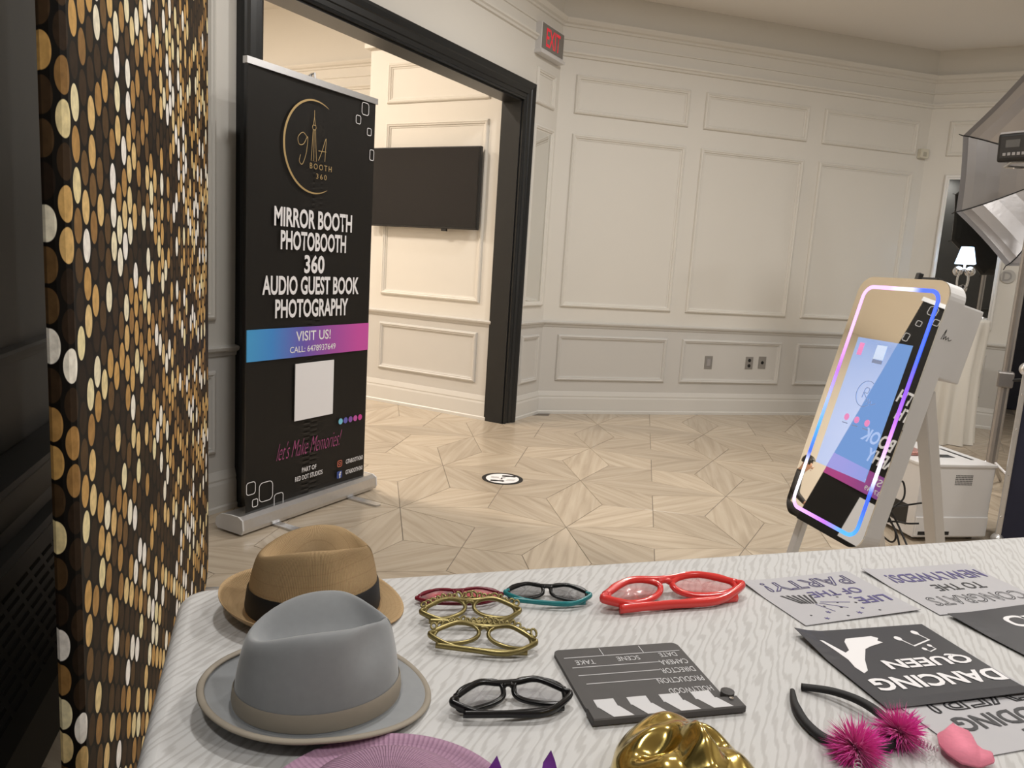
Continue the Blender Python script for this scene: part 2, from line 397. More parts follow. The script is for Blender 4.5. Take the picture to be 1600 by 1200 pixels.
# wall D (dark) behind the backdrop, and the walls behind the camera
bm = bmesh.new(); slab(bm, WD, 0, 6.0, 0, 3.55, .15)
wd = struct(mesh_obj('wall_near_left', bm, M_dark), 'charcoal painted wall behind the gold sequin backdrop', 'wall')
run('chair_rail', WD, [(o * 1.3, z + .125) for o, z in RAIL], 0, 6, M_dark, wd)
struct(mesh_obj('wall_behind', bbox((1.2, -2.65, 0), (5.2, -2.5, 3.55)), M_wall), 'plain off-white wall facing the far wall across the room', 'wall')
struct(mesh_obj('wall_side', bbox((5.0, -2.6, 0), (5.15, 8.6, 3.55)), M_wall), 'plain off-white side wall opposite the opening', 'wall')

# foyer shell
bm = bmesh.new(); slab(bm, WT, 0, 1.34, 0, 3.0, .16)
wt = struct(mesh_obj('wall_tv', bm, M_foyer), 'cream panelled wall that carries the television in the foyer', 'wall')
M_fw = M_wains
bm = bmesh.new(); box(bm, (0, .19, 0), (1.34, .78, .003), WT.M(0, 0)); mesh_obj('wainscot_panel', bm, M_fw, wt)
run('chair_rail', WT, RAIL, 0, 1.34, M_fw, wt); run('baseboard', WT, BASE, 0, 1.34, M_base, wt)
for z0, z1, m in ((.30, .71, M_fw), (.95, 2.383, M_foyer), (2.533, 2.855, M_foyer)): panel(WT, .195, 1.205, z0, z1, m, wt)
bm = bmesh.new(); box(bm, (-4.49, TVY - .04, 2.985), (-3.1, TVY + .2, 3.02)); mesh_obj('wall_cap', bm, M_foyer, wt)
bm = bmesh.new(); slab(bm, WF, 0, 9.0, 0, 3.95, .15); box(bm, (-4.47, TVY + .16, 0), (-4.37, FBY, 3.0))
wf = struct(mesh_obj('wall_foyer', bm, M_foyer), 'warm pinkish panelled wall at the back of the foyer', 'wall')
for nm, pr in (('picture_rail', CORN), ('fillet_moulding', THIN), ('crown_moulding', CROWN)): run(nm, WF, pr, 0, 9.0, M_foyer, wf)
run('chair_rail', WF, RAIL, 0, 7.6, M_fw, wf); run('baseboard', WF, BASE, 0, 7.6, M_base, wf)
for k in range(6):
    for z0, z1 in ((.30, .70), (.94, 2.38), (2.54, 2.85)): panel(WF, .3 + k * 1.22, 1.35 + k * 1.22, z0, z1, M_foyer, wf)
struct(mesh_obj('wall_foyer_end', bbox((-12.15, .7, 0), (-12, 6.6, 3.95)), M_foyer), 'pale end wall of the foyer', 'wall')
bm = bmesh.new(); box(bm, (-12, .75, 0), (XA - .14, .9, 3.95)); box(bm, (XA - .155, .75, 0), (XA - .02, 1.8, 3.95))
struct(mesh_obj('wall_foyer_front', bm, M_foyer), 'plain foyer wall facing the television wall', 'wall')

# ------------------------------------------------------------------ roll-up banner
BX = -2.64
M_ban = mat('banner_black_print', (.030, .027, .024), .42, noise=.08, nscale=3)
M_gold = mat('gold_print', (.60, .43, .20), .35, .5)
bn = thing('rollup_banner', 'tall black roll-up banner advertising a photo booth, before the opening', 'banner', (BX, 2.76, 0))
Y0, Y1, ZB, ZT = 2.345, 3.165, .075, 2.055
bm = bmesh.new()
cols = 16
for k in range(cols + 1):
    y = Y0 + (Y1 - Y0) * k / cols; x = BX - .004 + .010 * (abs(2 * k / cols - 1) ** 3)
    for z in (ZB, ZT): bm.verts.new((x - .0, y, z))
bm.verts.ensure_lookup_table()
for k in range(cols): bm.faces.new([bm.verts[i] for i in (2 * k, 2 * k + 2, 2 * k + 3, 2 * k + 1)])
bmesh.ops.solidify(bm, geom=list(bm.faces), thickness=.0012)
sheet = mesh_obj('banner_sheet', bm, M_ban, bn)
BXF = BX + .008
prof = [(-.10, .012), (-.115, .03), (-.11, .06), (-.08, .082), (-.02, .088), (.03, .088), (.055, .075), (.06, .03), (.05, .010)]
bm = bmesh.new(); A = [bm.verts.new((BX - .005 + a, 2.295, z)) for a, z in prof]; B = [bm.verts.new((BX - .005 + a, 3.215, z)) for a, z in prof]
n = len(prof)
for i in range(n): bm.faces.new((A[i], A[(i + 1) % n], B[(i + 1) % n], B[i]))
cs = mesh_obj('base_cassette', bm, M_alu, bn)
for yy, s in ((2.287, -1), (3.215, 1)):
    bm = bmesh.new(); A = [bm.verts.new((BX - .005 + a * 1.03, yy, z * 1.02)) for a, z in prof]; B = [bm.verts.new((BX - .005 + a * 1.03, yy + .008, z * 1.02)) for a, z in prof]
    for i in range(n): bm.faces.new((A[i], A[(i + 1) % n], B[(i + 1) % n], B[i]))
    bm.faces.new(A[::-1]); bm.faces.new(B); mesh_obj('end_cap', bm, M_wplas, bn)
for y in (2.50, 3.02):
    bm = bmesh.new(); prism(bm, rrect(.36, .045, .02, 4, BX + .06, y), .008, Matrix.Translation((0, 0, .001))); mesh_obj('foot', bm, M_alu, bn)
bm = bmesh.new(); box(bm, (BX - .014, Y0 - .012, ZT - .012), (BX + .012, Y1 + .012, ZT + .016)); mesh_obj('top_rail', bm, M_alu, bn)
bm = bmesh.new(); tube(bm, [(BX - .03, 2.74, .08), (BX - .03, 2.74, 2.09)], .009); tube(bm, [(BX - .03, 2.74, 2.09), (BX - .005, 2.74, 2.095), (BX, 2.74, 2.06)], .006); mesh_obj('support_pole', bm, M_alu, bn)
RY, UZ = Vector((0, 1, 0)), Vector((0, 0, 1))
def bt(body, yc, zc, wd_, ht, m=M_white, **kw): return put_text(body, (BXF, yc, zc), RY, UZ, wd_, ht, m, bn, **kw)
for body_, z_, w_ in (('MIRROR BOOTH', 1.434, .515), ('PHOTOBOOTH', 1.331, .435), ('360', 1.226, .135), ('AUDIO GUEST BOOK', 1.125, .645), ('PHOTOGRAPHY', 1.018, .49)): bt(body_, 2.752, z_, w_, .088, bold=.028)
# gradient strip
M_strip = bpy.data.materials.new('strip_gradient'); M_strip.use_nodes = True; nt = M_strip.node_tree
tc = nt.nodes.new('ShaderNodeTexCoord'); sx = nt.nodes.new('ShaderNodeSeparateXYZ'); nt.links.new(tc.outputs['Object'], sx.inputs[0])
mr = nt.nodes.new('ShaderNodeMapRange'); mr.inputs[1].default_value = Y0; mr.inputs[2].default_value = Y1; nt.links.new(sx.outputs[1], mr.inputs[0])
cr = nt.nodes.new('ShaderNodeValToRGB'); e = cr.color_ramp.elements; e[0].color = (.07, .38, .75, 1); e[1].color = (.62, .09, .42, 1); e[1].position = .9
x = e.new(.18); x.color = (.06, .28, .72, 1); x = e.new(.42); x.color = (.16, .11, .50, 1); x = e.new(.65); x.color = (.38, .09, .42, 1)
nt.links.new(mr.outputs[0], cr.inputs[0]); nt.links.new(cr.outputs[0], nt.nodes['Principled BSDF'].inputs['Base Color']); nt.nodes['Principled BSDF'].inputs['Roughness'].default_value = .4
bm = bmesh.new(); box(bm, (BXF - .004, Y0, .785), (BXF, Y1, .928)); mesh_obj('printed_strip', bm, M_strip, bn)
bt('VISIT US!', 2.757, .885, .235, .048, bold=.012); bt('CALL: 6478937649', 2.757, .822, .31, .030, bold=.006)
bm = bmesh.new(); box(bm, (BXF - .004, 2.64, .473), (BXF, 2.905, .752)); o = mesh_obj('white_square', bm, M_white, bn); o['label'] = 'plain white square print'
for k, c in enumerate(((.20, .58, .78), (.13, .13, .5), (.25, .10, .42), (.55, .10, .40), (.62, .06, .32))):
    flat_poly(disc(.016, 16), frame_m((BXF, 2.966 + k * .038, .423), RY, UZ), mat('dot_print_%s' % 'abcde'[k], c, .4), bn, 'printed_dot')
M_pink = mat('pink_script_print', (.42, .08, .24), .4)
bt("let's Make Memories!", 2.752, .340, .45, .085, M_pink, shear=.6, bold=-.018)
bt('PART OF', 2.745, .218, .10, .024, bold=.01); bt('RED DOT STUDIOS', 2.745, .180, .19, .024, bold=.01)
bt('GTABOOTH360', 3.083, .196, .135, .024, bold=.01); bt('GTABOOTH360', 3.083, .138, .135, .024, bold=.01)
M_or = mat('icon_orange', (.62, .16, .10), .4); M_fb = mat('icon_blue', (.03, .07, .30), .4)
def yz(yc, zc): return frame_m((BXF, yc, zc), RY, UZ)
def ringp(w_, h_, r, t, M, m, parent, name, seg=5):
    bm = bmesh.new(); ring_band(bm, rrect(w_, h_, r, seg), rrect(w_ - 2 * t, h_ - 2 * t, max(.001, r - t), seg), .0006, M); return mesh_obj(name, bm, m, parent)
ringp(.036, .036, .010, .004, yz(2.968, .196), M_or, bn, 'printed_icon'); ringp(.018, .018, .009, .003, yz(2.968, .196), M_or, bn, 'printed_icon')
flat_poly(rrect(.038, .038, .004, 2), yz(2.968, .136), M_fb, bn, 'printed_icon'); bt('f', 2.972, .134, .016, .034, bold=.02, lift=.0015)
for yc, zc, s in ((3.085, 2.005, .055), (3.035, 1.945, .038), (3.12, 1.90, .034), (2.375, .20, .055), (2.465, .165, .085), (2.40, .125, .035), (2.545, .105, .06)):
    ringp(s, s * 1.12, s * .28, .0035, yz(yc, zc), M_white, bn, 'printed_rounded_square')
ringp(.034, .055, .01, .0035, yz(3.145, 1.79), M_white, bn, 'printed_rounded_square')
# gold emblem: tapering ring, tower, letters
bm = bmesh.new(); lc = (2.735, 1.765); R0 = .212; pts_o, pts_i = [], []
n = 60
for k in range(n + 1):
    a = math.radians(62 + 236 * k / n + 0); th = .011 * math.sin(PI * k / n) ** .6 + .001
    pts_o.append(((R0) * math.cos(a) * .92, R0 * math.sin(a))); pts_i.append(((R0 - th) * math.cos(a) * .92, (R0 - th) * math.sin(a)))
prism(bm, pts_o + pts_i[::-1], .0006, yz(*lc)); mesh_obj('gold_ring_print', bm, M_gold, bn)
def strokes(name, lines, M, m, parent, r=.0016):
    bm = bmesh.new()
    for L in lines: tube(bm, [M @ Vector((p[0], p[1], .0008)) for p in L], r, 6, flat=.3, up=M.to_3x3() @ Vector((0, 0, 1)))
    return mesh_obj(name, bm, m, parent)
TW = yz(2.735, 1.765)
strokes('tower_print', [[(-.004, .165), (-.004, .135)], [(-.004, .135), (-.010, .10), (.002, .10), (-.004, .135)], [(-.013, .098), (.006, .098), (.008, .088), (.004, .078), (-.012, .078), (-.016, .088), (-.013, .098)],
    [(-.011, .078), (-.020, -.062), (.014, -.062), (.004, .078)], [(-.004, .078), (-.004, -.062)]], TW, M_gold, bn)
strokes('monogram_print', [spline([(-.045, .035), (-.075, .055), (-.105, .03), (-.098, .0), (-.07, .005), (-.045, .04), (-.052, -.03), (-.075, -.085), (-.095, -.075), (-.088, -.045)], 6),
    spline([(.028, -.055), (.05, -.01), (.075, .05), (.072, -.01), (.07, -.055)], 6), [(.026, -.012), (.078, -.010)]], TW, M_gold, bn)
put_text('BOOTH', TW @ Vector((.045, -.085, 0)), RY, UZ, .145, .026, M_gold, bn, spacing=1.4); put_text('360', TW @ Vector((.05, -.128, 0)), RY, UZ, .07, .024, M_gold, bn, spacing=1.4)

# ------------------------------------------------------------------ sequin print backdrop
def sequin_mat():
    m = bpy.data.materials.new('sequin_print_fabric'); m.use_nodes = True; nt = m.node_tree; b = nt.nodes['Principled BSDF']
    uv = nt.nodes.new('ShaderNodeUVMap'); s = nt.nodes.new('ShaderNodeSeparateXYZ'); nt.links.new(uv.outputs[0], s.inputs[0])
    u = math_node(nt, 'DIVIDE', s.outputs[0], .0455); col = math_node(nt, 'FLOOR', u); fu = math_node(nt, 'SUBTRACT', u, col)
    half = math_node(nt, 'MULTIPLY', math_node(nt, 'MODULO', col, 2.0), .5)
    v = math_node(nt, 'ADD', math_node(nt, 'DIVIDE', s.outputs[1], .0570), half); row = math_node(nt, 'FLOOR', v); fv = math_node(nt, 'SUBTRACT', v, row)
    dx = math_node(nt, 'MULTIPLY', math_node(nt, 'SUBTRACT', fu, .5), 2.08); dy = math_node(nt, 'MULTIPLY', math_node(nt, 'SUBTRACT', fv, .5), 2.14)
    d = math_node(nt, 'ADD', math_node(nt, 'MULTIPLY', dx, dx), math_node(nt, 'MULTIPLY', dy, dy))
    mask = nt.nodes.new('ShaderNodeMapRange'); mask.interpolation_type = 'SMOOTHSTEP'; nt.links.new(d, mask.inputs[0]); mask.inputs[1].default_value = .98; mask.inputs[2].default_value = .84
    cmb = nt.nodes.new('ShaderNodeCombineXYZ'); nt.links.new(col, cmb.inputs[0]); nt.links.new(row, cmb.inputs[1])
    wn = nt.nodes.new('ShaderNodeTexWhiteNoise'); wn.noise_dimensions = '2D'; nt.links.new(cmb.outputs[0], wn.inputs['Vector'])
    ln = nt.nodes.new('ShaderNodeTexNoise'); ln.inputs['Scale'].default_value = .10; ln.inputs['Detail'].default_value = 2; nt.links.new(cmb.outputs[0], ln.inputs['Vector'])
    val = math_node(nt, 'ADD', wn.outputs['Value'], math_node(nt, 'MULTIPLY', math_node(nt, 'SUBTRACT', ln.outputs['Fac'], .5), .75))
    cr = nt.nodes.new('ShaderNodeValToRGB'); cr.color_ramp.interpolation = 'LINEAR'; e = cr.color_ramp.elements
    e[0].position = 0; e[0].color = (.018, .011, .007, 1); e[1].position = 1; e[1].color = (.95, .91, .86, 1)
    for p, c in ((.32, (.052, .030, .014)), (.44, (.16, .09, .034)), (.55, (.38, .21, .070)), (.67, (.60, .36, .12)), (.77, (.76, .54, .24)), (.85, (.86, .76, .44)), (.91, (.95, .91, .80))):
        x = e.new(p); x.color = (*c, 1)
    nt.links.new(val, cr.inputs[0])
    # mottling inside a sequin
    n2 = nt.nodes.new('ShaderNodeTexNoise'); n2.inputs['Scale'].default_value = 60; n2.inputs['Detail'].default_value = 3; nt.links.new(uv.outputs[0], n2.inputs['Vector'])
    hv = nt.nodes.new('ShaderNodeHueSaturation'); nt.links.new(cr.outputs[0], hv.inputs['Color']); nt.links.new(math_node(nt, 'MULTIPLY_ADD', n2.outputs['Fac'], .9, .55), hv.inputs['Value'])
    mx = nt.nodes.new('ShaderNodeMix'); mx.data_type = 'RGBA'; mx.inputs[6].default_value = (.006, .005, .004, 1); nt.links.new(mask.outputs[0], mx.inputs[0]); nt.links.new(hv.outputs[0], mx.inputs[7])
    nt.links.new(mx.outputs[2], b.inputs['Base Color']); b.inputs['Roughness'].default_value = .6; b.inputs['Specular IOR Level'].default_value = .12
    return m
M_seq = sequin_mat()
KB = .43
def bk(s, z, out=0): # along the backdrop, height, toward the room
    return Vector((-KB / 2 - s * .70710678 + out * .70710678, -KB / 2 + s * .70710678 + out * .70710678, z))
bd = thing('sequin_backdrop', 'gold sequin print fabric backdrop stretched on a frame beside the table', 'backdrop', bk(2.1, 0))
SA, SB, HB, RB = 1.205, 2.975, 2.32, .10
def outline(n=8):
    pts = rrect(SB - SA, HB - .02, RB, n, (SA + SB) / 2, HB / 2 + .01); return pts
loop = outline(); NL = len(loop); bm = bmesh.new(); uvl = bm.loops.layers.uv.new('UVMap')
ctr = ((SA + SB) / 2, HB / 2)
layers = []
for inset, out in ((.06, .0), (.012, .0), (.003, -.006), (0, -.018), (.003, -.030), (.012, -.036), (.06, -.036)):
    layers.append([(bm.verts.new(bk(ctr[0] + (p[0] - ctr[0]) * (1 - inset / (SB - SA) * 2), ctr[1] + (p[1] - ctr[1]) * (1 - inset / HB * 2), out)), p, inset, out) for p in loop])
def uvof(v_, out):
    # the print runs on round the edge
    s_ = (v_.co.y - v_.co.x) * .70710678; z_ = v_.co.z; dx = s_ - ctr[0]
    if abs(dx) > (SB - SA) / 2 - .07: s_ += math.copysign(1, dx) * -out * 1.6
    return (s_, z_ - (-out if z_ < .1 else 0))
for A, B in zip(layers, layers[1:]):
    for k in range(NL):
        j = (k + 1) % NL; q = (A[k], A[j], B[j], B[k]); f = bm.faces.new([t[0] for t in q])
        for lp, t in zip(f.loops, q): lp[uvl].uv = uvof(t[0], t[3])
for L, rev in ((layers[0], False), (layers[-1], True)):
    f = bm.faces.new([t[0] for t in (L[::-1] if rev else L)])
    for lp in f.loops:
        s_ = (lp.vert.co.y - lp.vert.co.x) * .70710678; lp[uvl].uv = (s_, lp.vert.co.z)
mesh_obj('printed_fabric', bm, M_seq, bd)
for s_ in (1.30, 2.88):
    bm = bmesh.new(); tube(bm, [bk(s_, .012, -.20), bk(s_, .012, .10)], .012); tube(bm, [bk(s_, .012, -.018), bk(s_, .3, -.018)], .012); mesh_obj('support_foot', bm, M_alu, bd)

# black heater cabinet along the dark wall
ht = thing('convector_heater', 'black convector heater with slanted slotted grille against the charcoal wall', 'heater', WD.P(1.6, 0, .2))
def hp(a, z, o): return WD.P(a, z, o)
def hext(name, prof, a0_, a1_, m, par=ht):
    bm = bmesh.new(); A = [bm.verts.new(hp(a0_, z, o)) for o, z in prof]; B = [bm.verts.new(hp(a1_, z, o)) for o, z in prof]; n = len(prof)
    for i in range(n): bm.faces.new((A[i], A[(i + 1) % n], B[(i + 1) % n], B[i]))
    bm.faces.new(A[::-1]); bm.faces.new(B); return mesh_obj(name, bm, m, par)
hext('cabinet_body', [(.004, 0), (.004, .60), (.10, .60), (.11, .585), (.11, .50), (.14, .42), (.27, .16), (.27, 0)], .15, 2.6, M_heater)
hext('top_ledge', [(.004, .60), (.004, .625), (.125, .625), (.13, .61), (.125, .60)], .13, 2.62, M_heater)
hext('front_rail', [(.105, .44), (.105, .47), (.16, .47), (.17, .455), (.16, .44)], .15, 2.6, M_heater)
sl = (Vector((.27, .16)) - Vector((.14, .42))); 
bm = bmesh.new()
for c_ in range(22):
    for r_ in range(9):
        q = Vector((.14, .42)) + sl * (.16 + .74 * r_ / 9); a_ = .25 + c_ * .105
        P0 = hp(a_, q.y, q.x); nrm = (WD.n * -sl.y + Vector((0, 0, 1)) * sl.x).normalized()
        box(bm, (0, -.0045, -.004), (.08, .0045, .0012), frame_m(P0, WD.d, (WD.n * sl.x + Vector((0, 0, 1)) * sl.y), nrm))
o = mesh_obj('grille_slots', bm, mat('slot_black', (.002, .002, .002), .8), ht); o['kind'] = 'stuff'

# ------------------------------------------------------------------ wall fittings
tv = thing('television', 'large black flat television hung on the cream foyer wall', 'television', (-3.81, TVY - .06, 1.52))
mesh_obj('housing', bbox((-4.365, TVY - .085, 1.525), (-3.26, TVY - .045, 2.168), .006), M_blk, tv)
mesh_obj('screen', bbox((-4.355, TVY - .0875, 1.54), (-3.27, TVY - .084, 2.158)), mat('screen_glass', (.008, .007, .008), .14, spec=.4), tv)
mesh_obj('wall_bracket', bbox((-4.0, TVY - .05, 1.7), (-3.6, TVY + .0005, 2.0)), M_blk, tv)
mesh_obj('sensor_bump', bbox((-3.60, TVY - .082, 1.505), (-3.55, TVY - .06, 1.53), .003), M_blk, tv)
ex = thing('exit_sign', 'grey exit sign with red letters on the corner of the panelled wall', 'exit sign', (XA, 5.59, 2.9))
mesh_obj('housing', bbox((XA - .004, 5.40, 2.90), (XA + .05, 5.79, 3.115), .004), M_wplas, ex)
mesh_obj('face_plate', bbox((XA + .049, 5.412, 2.925), (XA + .053, 5.778, 3.105)), mat('exit_face', (.22, .205, .19), .5), ex)
mesh_obj('bottom_ledge', bbox((XA - .004, 5.39, 2.885), (XA + .065, 5.80, 2.908), .003), M_wplas, ex)
put_text('EXIT', (XA + .0535, 5.595, 3.015), RY, UZ, .24, .135, mat('exit_red', (.75, .03, .05), .4, emit=(1, .03, .06), es=.3), ex, bold=.012)
def plate(lbl, s0, s1, z0, z1, kind):
    c = WB.P((s0 + s1) / 2, (z0 + z1) / 2); t = thing('wall_outlet', lbl, 'outlet', c, 'steel plates on the diagonal wall')
    mesh_obj('cover_plate', bbox((s0, z0, .001), (s1, z1, .008), .002, 1, WB.M(0, 0)), M_plate, t)
    cx, cz = (s0 + s1) / 2, (z0 + z1) / 2
    if kind == 0: mesh_obj('rocker', bbox((cx - .02, cz - .035, .007), (cx + .02, cz + .035, .012), .002, 1, WB.M(0, 0)), M_gplas, t)
    else:
        for dz in ((-.025, .025) if kind == 1 else (0,)):
            bm = bmesh.new(); prism(bm, disc(.016, 14, cx, cz + dz), .002, WB.M(0, 0, .0075)); mesh_obj('socket', bm, M_blk, t)
plate('steel plate with a single grey rocker on the diagonal wall', 1.595, 1.675, .430, .551, 0)
plate('steel plate with two black sockets on the diagonal wall', 2.025, 2.105, .437, .553, 1)
plate('steel plate with one small black jack on the diagonal wall', 2.165, 2.245, .445, .560, 2)
sn = thing('motion_sensor', 'small cream motion sensor box high on the diagonal wall', 'sensor', WB.P(3.68, 2.52))
mesh_obj('housing', bbox((3.64, 2.515, .001), (3.73, 2.60, .05), .006, 2, WB.M(0, 0)), M_cream, sn)
mesh_obj('lens_window', bbox((3.665, 2.53, .049), (3.705, 2.57, .053), .002, 1, WB.M(0, 0)), mat('sensor_lens', (.45, .43, .36), .3), sn)
# tall framed mirror on wall C
mr_ = thing('wall_mirror', 'tall white-framed mirror on the wall beside the corner', 'mirror', (.165, YC, .94))
bm = bmesh.new(); M = WC.M(0, 0); x0, x1, z0, z1 = .18, .75, .94, 2.368; rg = []
for o_, h in ((0, 0), (0, .02), (.008, .034), (.022, .034), (.03, .022), (.042, .018), (.042, .004)): rg.append([bm.verts.new(M @ Vector(p)) for p in ((x0 + o_, z0 + o_, h), (x1 - o_, z0 + o_, h), (x1 - o_, z1 - o_, h), (x0 + o_, z1 - o_, h))])
for A, B in zip(rg, rg[1:]):
    for k in range(4): bm.faces.new((A[k], A[(k + 1) % 4], B[(k + 1) % 4], B[k]))
mesh_obj('frame', bm, mat('mirror_frame_white', (.82, .81, .79), .3), mr_)
mesh_obj('mirror_pane', bbox((x0 + .03, z0 + .03, .002), (x1 - .03, z1 - .03, .008), 0, 1, M), M_mirror, mr_)
# sconce on the mirror
sco = thing('wall_sconce', 'chrome sconce with crystal balls and a glowing pale shade on the wall mirror', 'sconce', (.17, YC - .01, 1.3))
SC = Vector((.155, YC - .11, 1.43))
bm = bmesh.new(); lathe(bm, [(.088, 0), (.052, .155)], 24, Matrix.Translation((SC.x, SC.y, 1.545)))
for f in [f for f in bm.faces if len(f.verts) > 4]: bm.faces.remove(f)
bmesh.ops.solidify(bm, geom=list(bm.faces), thickness=.002)
mesh_obj('lamp_shade', bm, mat('lit_shade', (.80, .88, .95), .6, emit=(.55, .74, 1), es=1.1, alpha=1), sco)
bm = bmesh.new(); lathe(bm, [(.006, 1.5), (.006, 1.56), (.022, 1.57), (.026, 1.60), (.012, 1.63), (0, 1.64)], 16, Matrix.Translation((SC.x, SC.y, 0))); mesh_obj('bulb', bm, mat('bulb', (1, 1, 1), .3, emit=(.85, .93, 1), es=12), sco)
for dx in (-.05, .05):
    bm = bmesh.new(); bmesh.ops.create_uvsphere(bm, u_segments=20, v_segments=12, radius=.045, matrix=Matrix.Translation((SC.x + dx, SC.y + .02, 1.475))); mesh_obj('crystal_ball', bm, M_chrome, sco, True)
bm = bmesh.new(); tube(bm, [(SC.x + .045 * math.cos(a), SC.y - .01, 1.39 + .105 * math.sin(a)) for a in [2 * PI * k / 28 for k in range(28)]], .009, 8, True); mesh_obj('ring_arm', bm, M_chrome, sco, True)
bm = bmesh.new(); tube(bm, [(SC.x, SC.y, 1.29), (SC.x + .01, YC - .02, 1.30)], .010); lathe(bm, [(.04, 0), (.035, .012), (0, .016)], 20, frame_m((SC.x + .01, YC - .0085, 1.31), (1, 0, 0), (0, 0, 1), (0, -1, 0))); mesh_obj('backplate', bm, M_chrome, sco)
pl = bpy.data.lights.new('sconce_lamp', 'POINT'); pl.energy = 5; pl.color = (.85, .93, 1); pl.shadow_soft_size = .03
po = bpy.data.objects.new('sconce_lamp', pl); C.objects.link(po); po.location = (SC.x, SC.y, 1.60)
# D-shaped wall plate
dp = thing('wall_letter', 'small grey frosted letter D mounted on wall right of mirror', 'wall sign', (.515, YC, 1.43))
bm = bmesh.new(); prism(bm, disc(.062, 24), .012, frame_m((.515, YC - .001, 1.45), (1, 0, 0), (0, 0, 1), (0, -1, 0))); mesh_obj('round_plate', bm, mat('frosted_grey', (.50, .485, .46), .35), dp)
put_text('D', (.510, YC - .014, 1.45), (1, 0, 0), (0, 0, 1), .075, .085, mat('letter_grey', (.34, .33, .32), .4), dp, bold=.02)

# ------------------------------------------------------------------ floor decal
P = onz(785, 748); dc = thing('floor_decal', 'round black and white distancing sticker on the tiled floor', 'floor sticker', (P.x, P.y, .0))
MF = frame_m((P.x, P.y, .0004), (.88, .48, 0), (-.48, .88, 0)); DR = .125
bm = bmesh.new(); prism(bm, disc(DR, 40), .0006, MF); mesh_obj('black_border', bm, M_blk, dc)
bm = bmesh.new(); prism(bm, disc(DR * .80, 40), .0010, MF); mesh_obj('white_disc', bm, M_white, dc)
def foot(cx, cy, s):
    return [(cx + s * x_, cy + s * y_) for x_, y_ in ((-.5, -.16), (-.2, -.2), (.1, -.12), (.4, -.2), (.5, 0), (.4, .2), (.1, .14), (-.2, .2), (-.5, .16))]
for cx, cy, s in ((-.028, -.052, .085), (.04, .055, .085)): bm = bmesh.new(); prism(bm, foot(cx, cy, s), .0014, MF); mesh_obj('shoe_print', bm, M_blk, dc)
for k, (cx, cy, w_, h_) in enumerate(((-.045, .028, .05, .006), (-.045, .016, .044, .006), (-.045, .004, .05, .006), (.055, -.012, .05, .005), (.05, -.024, .05, .005), (.045, -.036, .05, .005))):
    bm = bmesh.new(); prism(bm, [(cx - w_ / 2, cy - h_ / 2), (cx + w_ / 2, cy - h_ / 2), (cx + w_ / 2, cy + h_ / 2), (cx - w_ / 2, cy + h_ / 2)], .0013, MF); mesh_obj('print_line', bm, M_gplas, dc)
bm = bmesh.new(); prism(bm, [(-.016, -.02), (.0, -.02), (.0, .006), (.018, .012), (.018, .022), (-.008, .014), (-.008, -.010), (-.016, -.010)], .0014, MF); mesh_obj('arrow_print', bm, M_blk, dc)

# ------------------------------------------------------------------ mirror photo booth
MN = Vector((-.7101, -.6646, .2323)).normalized(); MOFF = -1.5440
def onm(u, v):
    d = ray(u, v); return CAM + d * ((MOFF - CAM.dot(MN)) / d.dot(MN))
E1 = Vector((0, 0, 1)).cross(MN).normalized()      # to the viewer's right on the glass
if E1.dot(CR) < 0: E1 = -E1
EU = MN.cross(E1).normalized()
if EU.z < 0: EU = -EU
pc = [onm(*q) for q in ((1347, 864), (1485, 437.5), (1338, 432), (1230, 804))]
ctr_m = sum(pc, Vector()) / 4
MW = ((pc[0] - pc[3]).dot(E1) + (pc[1] - pc[2]).dot(E1)) / 2; MH = ((pc[1] - pc[0]).dot(EU) + (pc[2] - pc[3]).dot(EU)) / 2
MM = frame_m(ctr_m, E1, EU, MN)
def ml(u, v):
    q = MM.inverted() @ onm(u, v); return (q.x, q.y)
mb = thing('mirror_photo_booth', 'tilted mirror photo booth with glowing LED border on easel legs', 'photo booth', (ctr_m.x, ctr_m.y, 0))
RC = .058; TK = .062
body = bmesh.new(); prism(body, rrect(MW, MH, RC, 8), TK, MM @ Matrix.Translation((0, 0, -TK - .006))); mesh_obj('body_shell', body, M_wplas, mb)
gl = bmesh.new(); prism(gl, rrect(MW, MH, RC, 8), .005, MM @ Matrix.Translation((0, 0, -.006))); mesh_obj('mirror_pane', gl, M_mirror, mb)
# display behind the glass: glows and still reflects
M_disp = bpy.data.materials.new('display_behind_mirror'); M_disp.use_nodes = True; nt = M_disp.node_tree
for nd in list(nt.nodes): nt.nodes.remove(nd)
ou = nt.nodes.new('ShaderNodeOutputMaterial'); g_ = nt.nodes.new('ShaderNodeBsdfGlossy'); g_.inputs['Roughness'].default_value = .015; g_.inputs['Color'].default_value = (.40, .41, .42, 1)
em = nt.nodes.new('ShaderNodeEmission'); em.inputs[0].default_value = (.25, .46, .93, 1); em.inputs[1].default_value = .78; ad = nt.nodes.new('ShaderNodeAddShader')
nt.links.new(g_.outputs[0], ad.inputs[0]); nt.links.new(em.outputs[0], ad.inputs[1]); nt.links.new(ad.outputs[0], ou.inputs[0])
sq = [ml(*q) for q in ((1340.5, 527), (1426, 539.5), (1351, 753.5), (1275, 722))]
sw = ((sq[1][0] - sq[0][0]) + (sq[2][0] - sq[3][0])) / 2; sh = ((sq[0][1] - sq[3][1]) + (sq[1][1] - sq[2][1])) / 2; scx = sum(q[0] for q in sq) / 4; scy = sum(q[1] for q in sq) / 4
bm = bmesh.new(); box(bm, (scx - sw / 2, scy - sh / 2, -.003), (scx + sw / 2, scy + sh / 2, .0004), MM); scr = mesh_obj('screen', bm, M_disp, mb)
def onscr(fx, fy): return MM @ Vector((scx + sw * (fx - .5), scy + sh * (fy - .5), .0006))
